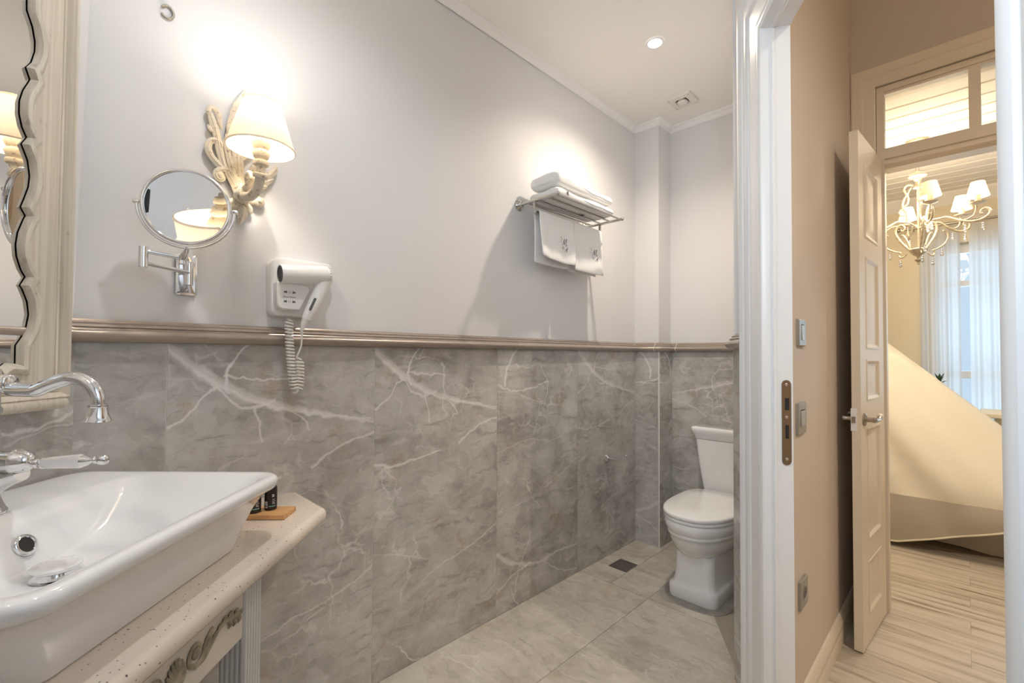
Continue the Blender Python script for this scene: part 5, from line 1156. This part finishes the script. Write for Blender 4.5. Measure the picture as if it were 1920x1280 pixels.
# ------------------------------------------------------------------ hall: switches, socket, baseboard is structure
def wall_plate(name, label, cat, y, z, w_, h, kind):
    t = empty(name, label, cat, (HX, y, z), math.radians(90), None)
    mb = MB(); a = fillet([(-w_ / 2, -h / 2), (w_ / 2, -h / 2), (w_ / 2, h / 2), (-w_ / 2, h / 2)], [0.004] * 4, 4)
    mb.loft([[(x, -0.0003, zz) for x, zz in a], [(x, -0.007, zz) for x, zz in a], [(x, -0.0095, zz) for x, zz in inset(a, 0.003)]]); mb.build('plate', 'switch', t, smooth=30)
    if kind == 'socket':
        mb = MB(); mb.lathe([(0.0225, -0.0003), (0.0235, 0.0012), (0.0205, 0.0016), (0.0195, -0.0002)], (0, -0.0095, 0), (0, -1, 0), 28, cap=False); mb.build('socket_ring', 'switch2', t, smooth=40)
        mb = MB(); mb.lathe([(0.0195, 0.0001), (0.0195, 0.0006)], (0, -0.0095, 0), (0, -1, 0), 24); mb.build('socket_well', 'grey_print', t, smooth=0)
        mb = MB()
        for x in (-0.0095, 0.0095): mb.lathe([(0.0026, 0.0004), (0.0026, 0.0010)], (x, -0.0095, 0), (0, -1, 0), 12)
        mb.build('pin_hole', 'dark', t, smooth=0)
    else:
        hw, hh = kind
        mb = MB(); mb.loft([[(-hw, -0.009, -hh), (hw, -0.009, -hh), (hw, -0.009, hh), (-hw, -0.009, hh)], [(-hw, -0.013, -hh), (hw, -0.013, -hh), (hw, -0.0105, hh), (-hw, -0.0105, hh)]]); mb.build('rocker', 'switch2', t, smooth=0, bevel=0.0008)
        mb = MB(); mb.box(-hw, hw, -0.0102, -0.0090, hh, hh + 0.0028); mb.build('gap', 'dark', t, smooth=0)
    return t
wall_plate('light_switch', 'upper champagne light switch with a narrow rocker on the tan hall wall', 'light switch', 1.715, 1.243, 0.085, 0.087, (0.014, 0.024))
wall_plate('light_switch', 'lower champagne light switch with a wide rocker beside the strike plate', 'light switch', 1.708, 0.968, 0.100, 0.100, (0.025, 0.025))
wall_plate('power_socket', 'champagne wall socket low on the tan hall wall', 'power socket', 1.715, 0.412, 0.087, 0.090, 'socket')

# ------------------------------------------------------------------ bedroom door leaf, swung open against the hall wall
LA = math.atan2(2.709 - 2.270, -0.275 + 0.306)      # direction near edge -> hinge
leaf = empty('bedroom_door', 'narrow cream panelled door leaf standing open against the tan hall wall', 'door', (-0.2995, 2.692, 0.0), LA + PI)
# local: x from hinge (0) to the free edge (0.440), y = thickness, the visible face on the +y side
LW, LT, LH = 0.424, 0.030, 2.078
PN = [(1.66, 1.96), (1.20, 1.58), (1.035, 1.165) if False else (0.985, 1.155), (0.42, 0.875), (0.12, 0.335)]
def door_board():
    mb = MB(); xs = (0.100, LW - 0.100)
    mb.box(0, xs[0], 0, LT, 0.008, LH); mb.box(xs[1], LW, 0, LT, 0.008, LH)
    zs = [0.008] + [z for p in reversed(PN) for z in p] + [LH]
    for i in range(0, len(zs), 2): mb.box(xs[0], xs[1], 0, LT, zs[i], zs[i + 1])
    return mb, xs
mb, xs = door_board(); mb.build('stiles', 'doorpaint', leaf, smooth=0)
for z0, z1 in PN:
    mb = MB(); g = 0.0
    for face, s in ((LT, -1), (0.0, 1)):
        L_ = [[(x, face + s * d, z) for x, z in ((xs[0] + o, z0 + o), (xs[1] - o, z0 + o), (xs[1] - o, z1 - o), (xs[0] + o, z1 - o))] for o, d in ((0.0, 0.001), (0.0, -0.002), (0.006, -0.003), (0.013, 0.000), (0.018, 0.004), (0.026, 0.0055), (0.036, 0.0055), (0.060, 0.0025))]
        mb.loft(L_, False, True)
    mb.build('panel', 'doorpaint', leaf, smooth=25)
hz_ = 0.915
for face, s in ((LT, 1), (0.0, -1)):
    hb = MB(); hb.lathe([(0.0245, 0.0), (0.0255, 0.004), (0.0225, 0.008), (0.018, 0.009), (0.011, 0.011), (0.0095, 0.026), (0.011, 0.029), (0.011, 0.040)], (LW - 0.048, face, hz_), (0, s, 0), 24)
    yl = face + s * 0.034
    hb.tube(spline([(LW - 0.048, yl, hz_), (LW - 0.075, yl + s * 0.003, hz_ - 0.004), (LW - 0.110, yl + s * 0.004, hz_ - 0.003), (LW - 0.132, yl + s * 0.002, hz_ + 0.004)], 6), [0.0095, 0.0075, 0.007, 0.009], 12)
    h = hb.build('handle', 'satin', leaf, smooth=50)
    kb = MB(); kb.tube(spline([(LW - 0.128, yl + s * 0.002, hz_ + 0.003), (LW - 0.142, yl + s * 0.001, hz_ + 0.007), (LW - 0.158, yl, hz_ + 0.010)], 4), [0.009, 0.0125, 0.008], 14); k = kb.build('porcelain_tip', 'doorpaint', h, smooth=60)
mb = MB(); mb.box(LW - 0.001, LW + 0.0022, -0.003, 0.017, hz_ - 0.045, hz_ + 0.045); mb.build('lock_plate', 'trim', leaf, smooth=0)
mb = MB(); mb.prism([(LW + 0.001, 0.001), (LW + 0.012, 0.002), (LW + 0.002, 0.013)], 'z', hz_ - 0.012, hz_ + 0.012); mb.build('latch', 'satin', leaf, smooth=0)
for z in (0.25, 1.05, 1.83):
    mb = MB(); mb.lathe([(0.006, -0.05), (0.006, 0.05)], (-0.006, 0.002, z), seg=12); mb.build('hinge', 'doorpaint', leaf, smooth=40)

# ------------------------------------------------------------------ chandelier
CH = (-0.205, 3.80)
ZC = 1.742
ch = empty('chandelier', 'antique cream scrolled chandelier with small lit shades and crystal drops in the bedroom', 'chandelier', (CH[0], CH[1], ZC))
mb = MB(); mb.lathe([(0.002, 0.0), (0.008, 0.006), (0.006, 0.014), (0.018, 0.024), (0.020, 0.030), (0.008, 0.038), (0.007, 0.046), (0.012, 0.052), (0.026, 0.062), (0.043, 0.084), (0.046, 0.094), (0.036, 0.100), (0.010, 0.106)], seg=24); mb.build('bottom_bowl', 'brass', ch, smooth=40)
mb = MB(); mb.tube([(0, 0, 0.10), (0, 0, 0.52)], 0.0048, 10); mb.build('stem', 'brass', ch)
mb = MB(); mb.lathe([(0.006, 0.475), (0.022, 0.480), (0.020, 0.492), (0.009, 0.500), (0.010, 0.520), (0.018, 0.528), (0.022, 0.540), (0.046, 0.552), (0.048, 0.560), (0.028, 0.572), (0.012, 0.582), (0.006, 0.588)], seg=24); mb.build('crown', 'brass', ch, smooth=40)
mb = MB(); z = 0.588; k = 0
TOPC = BC + 0.006 - ZC
while z < TOPC - 0.03:
    L_ = []
    for i in range(17):
        a = 2 * PI * i / 16; x, zz = 0.0075 * math.cos(a), 0.0165 * math.sin(a); L_.append((x, 0, z + 0.0155 + zz) if k % 2 == 0 else (0, x, z + 0.0155 + zz))
    mb.tube(L_[:-1], 0.0019, 6, closed=True); z += 0.0265; k += 1
mb.build('chain', 'brass', ch)
mb = MB(); mb.lathe([(0.058, TOPC - 0.0005), (0.058, TOPC - 0.006), (0.040, TOPC - 0.022), (0.012, TOPC - 0.034), (0.006, TOPC - 0.04)], seg=24); mb.build('ceiling_rose', 'brass', ch, smooth=50)
def rot(pts, a): c, s = math.cos(a), math.sin(a); return [(r * c - q * s, r * s + q * c, z) for r, q, z in [(p[0], p[2] if len(p) > 2 else 0.0, p[1]) for p in pts]]
NA = 6; A0 = math.radians(44.5)
fl_ = None
for i in range(NA):
    a = A0 + 2 * PI * i / NA; tang = (-math.sin(a), math.cos(a), 0)
    mb = MB()
    def T(pts, r, n=7): mb.tube(spline(rot([(p[0] * 0.97, p[1]) for p in pts], a), n), [q * 0.80 for q in r], 8, flat=(tang, 0.7))
    # lower body scroll: rises from the bowl, swells, curls in
    if i % 2 == 0: T([(0.034, 0.088), (0.060, 0.116), (0.095, 0.165), (0.118, 0.215), (0.112, 0.255), (0.086, 0.266), (0.070, 0.244), (0.082, 0.226), (0.092, 0.238)], [0.006, 0.0085, 0.0095, 0.0095, 0.009, 0.008, 0.007, 0.006, 0.005])
    if i % 2 == 0: T([(0.040, 0.094), (0.052, 0.140), (0.066, 0.178), (0.082, 0.200), (0.092, 0.190)], [0.005, 0.007, 0.007, 0.006, 0.003])
    if i % 2: T([(0.004, 0.225), (0.040, 0.252), (0.075, 0.262), (0.108, 0.262)], [0.005, 0.006, 0.007, 0.007])
    # outer arm: S curve to the candle, with end curl
    T([(0.105, 0.262), (0.140, 0.262), (0.185, 0.236), (0.235, 0.214), (0.285, 0.210), (0.322, 0.228), (0.332, 0.254), (0.314, 0.272), (0.294, 0.264), (0.292, 0.246), (0.304, 0.244)], [0.006, 0.008, 0.009, 0.0095, 0.0095, 0.009, 0.009, 0.008, 0.007, 0.006, 0.005])
    T([(0.205, 0.226), (0.235, 0.228), (0.262, 0.246), (0.272, 0.278), (0.272, 0.300)], [0.004, 0.006, 0.006, 0.005, 0.0045])
    # lower loop that carries the drops
    if i % 2 == 0: T([(0.060, 0.075), (0.078, 0.060), (0.098, 0.062), (0.104, 0.080), (0.092, 0.090), (0.120, 0.100), (0.165, 0.128), (0.190, 0.168), (0.184, 0.204), (0.160, 0.214)], [0.004, 0.0065, 0.0065, 0.006, 0.005, 0.006, 0.007, 0.0065, 0.006, 0.005])
    # upper scroll towards the crown
    if i % 2 == 0: T([(0.074, 0.262), (0.056, 0.300), (0.062, 0.345), (0.080, 0.385), (0.072, 0.428), (0.058, 0.452), (0.070, 0.486), (0.062, 0.508), (0.040, 0.512), (0.020, 0.500)], [0.006, 0.0085, 0.009, 0.0085, 0.008, 0.0075, 0.0075, 0.0075, 0.007, 0.006])
    if i % 2 == 0: T([(0.078, 0.380), (0.056, 0.392), (0.048, 0.424), (0.052, 0.452), (0.040, 0.482), (0.030, 0.492)], [0.005, 0.007, 0.007, 0.006, 0.006, 0.005])
    if i % 2 == 0: T([(0.062, 0.320), (0.088, 0.330), (0.098, 0.352), (0.086, 0.366), (0.076, 0.354)], [0.005, 0.006, 0.006, 0.005, 0.004])
    arm = mb.build('arm', 'brass', ch, smooth=60)
    cx, cy = 0.272 * math.cos(a), 0.272 * math.sin(a)
    mb = MB(); mb.lathe([(0.004, 0.300), (0.020, 0.304), (0.034, 0.310), (0.036, 0.315), (0.012, 0.314)], (cx, cy, 0), seg=20); mb.build('drip_pan', 'brass', arm, smooth=40)
    mb = MB(); mb.lathe([(0.0135, 0.314), (0.0135, 0.360), (0.010, 0.362)], (cx, cy, 0), seg=14); mb.build('candle', 'doorpaint', arm, smooth=40)
    mb = MB(); mb.lathe([(0.050, 0.345), (0.030, 0.430), (0.0292, 0.430), (0.0492, 0.345), (0.050, 0.345)], (cx, cy, 0), seg=26, cap=False)
    mb.build('lamp_shade', 'shade', arm, smooth=60)
    mb = MB(); mb.sphere((cx, cy, 0.385), 0.011, 10, 8, sc_=(1, 1, 1.6)); mb.build('bulb', 'bulb2', arm)
    for r, zt, n in ((0.291, 0.207, 3), (0.215, 0.212, 3), (0.146, 0.112, 3), (0.090, 0.056, 3))[:4 if i % 2 == 0 else 2]:
        mb = MB(); mb.tube([(r * math.cos(a), r * math.sin(a), zt), (r * math.cos(a), r * math.sin(a), zt - 0.012)], 0.0008, 5)
        z = zt - 0.014
        for q in range(n):
            rr = (0.0055, 0.0065, 0.008)[q]; z -= rr; mb.sphere((r * math.cos(a), r * math.sin(a), z), rr, 8, 6, sc_=(1, 1, 1.15 if q < 2 else 1.5)); z -= rr * (1.15 if q < 2 else 1.4)
        mb.build('crystal_drop', 'crystal', ch, smooth=0)
add_light('chandelier_light', 'POINT', (0, 0, 0.40), CHAND, WARM, ch, shadow_soft_size=0.25)

# ------------------------------------------------------------------ hall lamp added to light the hall; bedroom lamp placed from the leaf's shadow
hl = empty('ceiling_spotlight', 'round ceiling lamp added to light the hall, outside the picture', 'ceiling light', (1.15, 1.15, 3.2)); spot(hl, HALL, WARM2)
bl_ = empty('ceiling_spotlight', 'ceiling spotlight of the bedroom, outside the picture', 'ceiling light', (0.32, 3.35, BC)); spot(bl_, BEDL, WARM2)

# ------------------------------------------------------------------ bed under its draped cloth
bed = empty('bed', 'bed under a sloping cream drape with a taupe border near the floor', 'bed', (-0.7, 4.5, 0.0))
mb = MB(); mb.box(-0.95, 0.80, -0.42, -0.06, 0.10, 0.30); mb.build('bed_base', 'band', bed, bevel=0.01)
mb = MB(); mb.box(-0.93, 0.78, -0.40, -0.08, 0.301, 0.46); mb.build('mattress', 'net', bed, bevel=0.03)
mb = MB()
for x in (-0.88, 0.74):
    for y in (-0.38, -0.10): mb.lathe([(0.025, 0.0), (0.03, 0.1)], (x, y, 0), seg=12)
mb.build('leg', 'wood', bed)
def ridge(x): return min(2.1, max(0.60, 1.285 - 0.97 * (x + 0.42)))
def hemz(x): return 0.030 + max(0.0, 0.36 * (x + 0.33)) if x > -0.33 else 0.030 + 0.25 * (-0.33 - x) * 0.6
def fold(x, y, z):
    # folds that fan out from the gathering point at the upper left
    a = math.atan2(z - 2.3, x + 1.7); r = math.hypot(z - 2.3, x + 1.7)
    return 0.013 * math.sin(a * 44 + 1.2) * min(1, r * 0.5) + 0.009 * math.sin(a * 83 + r * 2) + 0.004 * math.sin(x * 9 + z * 5)
def dsec(x):
    zr = ridge(x); zb = 0.318; h = hemz(x); p = []
    yb = 3.735 + 0.02 * math.sin(x * 6)
    rows = []
    for k in range(5): f = k / 4; rows.append((yb - 0.02 + 0.02 * f - 0.012 * math.sin(f * PI), h + (zb - h) * f))
    n = len(rows) - 1
    for k in range(1, 15):
        f = k / 14; rows.append((yb + (4.28 - yb) * (f ** 1.55), zb + (zr - zb) * (1 - (1 - f) ** 1.35)))
    for k in range(1, 9): f = k / 8; rows.append((4.28 + 0.20 * f, zr + (0.30 - zr) * f ** 1.3))
    for k in range(1, 3): f = k / 2; rows.append((4.48 + 0.02 * f, 0.30 + (0.03 - 0.30) * f))
    return n, rows
XS = [-1.62 + 2.40 * i / 90 for i in range(91)]
secs = []
for x in XS:
    n, rows = dsec(x); s = []
    for j, (y, z) in enumerate(rows):
        d = fold(x, y, z) * (0.35 if j <= n else 1.0); s.append((x + 0.7, y - 4.5 - d, z + d * 0.3 * (1 if j > n else 0)))
    secs.append(s)
mb = MB(); mb.loft([s[4:] for s in secs], False, False, closed=False)
# foot and head ends fall to the floor
foot = [secs[-1][4:]]
for f in (0.03, 0.06, 0.08):
    foot.append([(x + f, y * (1 - f * 0.5) - 0.0, z * (1 - f * 1.5)) for x, y, z in secs[-1][4:]])
foot.append([(x + 0.10, y * 0.95, 0.04) for x, y, z in secs[-1][4:]])
mb.loft(foot, False, False, closed=False)
mb.build('drape', 'net', bed, smooth=80)
mb = MB(); mb.loft([s[:5] for s in secs], False, False, closed=False); bd = mb.build('border', 'band', bed, smooth=80); bd['label'] = 'taupe border along the lower edge'
mb = MB(); mb.tube([(s[0][0], s[0][1] - 0.001, s[0][2]) for s in secs], 0.0055, 8); mb.build('hem_piping', 'piping', bed, smooth=80)
mb = MB(); mb.loft([[(s[0][0], s[0][1] + 0.18, 0.012 + 0.10 * max(0, 0.10 - (s[0][0] - 0.7))), (s[0][0], s[0][1] + 0.17, 0.16), (s[0][0], s[0][1] + 0.16, 0.30)] for s in secs], False, False, closed=False); mb.build('inner_valance', 'band', bed, smooth=80)

# ------------------------------------------------------------------ curtains, rod, plant, chair in the bedroom
def curtain(label, x0, x1, y, z0, z1, amp, per, seed):
    mb = MB(); n = 120; rnd = random.Random(seed)
    L_ = []
    for z in [z0, z0 + 0.5, (z0 + z1) / 2, z1 - 0.3, z1 - 0.05, z1]:
        row = []
        for i in range(n + 1):
            u = i / n; k = amp * (1.0 if z < z1 - 0.1 else 0.6)
            row.append((x0 + (x1 - x0) * u, y + k * math.sin(2 * PI * u * (x1 - x0) / per + seed) + 0.4 * k * math.sin(2 * PI * u * (x1 - x0) / per * 2.3 + seed * 2 + z * 0.4), z))
        L_.append(row)
    mb.loft(L_, False, False, closed=False); o = mb.build('curtain', 'sheer', None, smooth=80); tag(o, label, 'curtain', 'sheer curtains at the bedroom window'); return o
curtain('sheer white curtain panel at the left of the bedroom window', -0.271, -0.0275, 5.09, 0.03, 2.225, 0.017, 0.083, 1.0)
curtain('sheer white curtain panel at the right of the bedroom window, beyond the gap', 0.0235, 0.50, 5.09, 0.03, 2.225, 0.016, 0.098, 2.0)
rd = empty('curtain_rod', 'slim grey curtain rod above the sheer curtains', 'curtain rod', (0.35, 5.09, 2.245))
mb = MB(); mb.tube([(-0.75, 0, 0), (0.75, 0, 0)], 0.010, 12); mb.build('rod', 'satin', rd)
mb = MB()
for x in (-0.66, 0.66): mb.tube([(x, 0.0, 0), (x, 0.109, 0)], 0.007, 8)
mb.build('bracket', 'satin', rd)
mb = MB()
for x in (-0.75, 0.75): mb.sphere((x, 0, 0), 0.018, 12, 8)
mb.build('finial', 'satin', rd)
# potted sprig on a small table behind the drape
tb = empty('side_table', 'small round table behind the draped bed, under the green sprig', 'table', (-0.150, 4.92, 0.0))
mb = MB(); mb.lathe([(0.11, 0.73), (0.113, 0.733), (0.113, 0.743), (0.11, 0.746)], seg=32); mb.build('table_top', 'doorpaint', tb, smooth=40)
mb = MB(); mb.lathe([(0.09, 0.0), (0.09, 0.012), (0.018, 0.03), (0.015, 0.73)], seg=24); mb.build('leg', 'doorpaint', tb, smooth=40)
pt_ = empty('plant', 'small green leafy sprig just showing over the slope of the drape', 'plant', (-0.153, 4.92, 0.7463))
mb = MB(); mb.lathe([(0.030, 0), (0.038, 0.03), (0.036, 0.09), (0.020, 0.12), (0.018, 0.14)], seg=20); mb.build('vase', 'ceramic', pt_, smooth=50)
mb = MB(); mb.tube([(0, 0, 0.05), (0.004, 0, 0.16), (0, 0, 0.25)], 0.003, 6); mb.build('stem', 'leaf', pt_)
mb = MB(); rnd = random.Random(4)
for k in range(13):
    a = k * 2.4; el = 0.2 + 0.9 * rnd.random(); l = 0.050 + 0.02 * rnd.random(); z0 = 0.20 + 0.05 * rnd.random()
    d = Vector((math.cos(a) * math.cos(el), math.sin(a) * math.cos(el), math.sin(el))); p = Vector((0, 0, z0))
    mb.tube([p, p + d * l * 0.35, p + d * l * 0.7, p + d * l], [0.002, 0.009, 0.008, 0.001], 6, flat=((0, 0, 1), 0.2))
mb.build('leaves', 'leaf', pt_)
dk = empty('desk', 'pale wooden desk whose corner shows at the right behind the drape', 'table', (0.52, 4.80, 0.0))
mb = MB(); mb.box(-0.45, 0.45, -0.22, 0.22, 0.748, 0.778); mb.build('desk_top', 'piping', dk, bevel=0.006)
mb = MB(); mb.box(-0.38, 0.38, -0.17, 0.17, 0.67, 0.7475); mb.build('apron', 'piping', dk, bevel=0.003)
for x in (-0.36, 0.36):
    for y in (-0.15, 0.15): mb = MB(); mb.tube([(x, y, 0), (x, y, 0.672)], [0.014, 0.022], 10); mb.build('leg', 'piping', dk)
# wall unit strip near the cornice
ac = empty('air_grille', 'small pale grille below the cornice at the right of the window', 'vent', (0.092, 5.1985, 2.30))
mb = MB(); mb.box(-0.11, 0.11, -0.025, 0, -0.028, 0.028); mb.build('housing', 'plastic2', ac, bevel=0.003)
mb = MB()
for k in range(4): mb.box(-0.095, 0.095, -0.027, -0.024, -0.020 + k * 0.011, -0.015 + k * 0.011)
mb.build('slats', 'satin', ac, smooth=0)
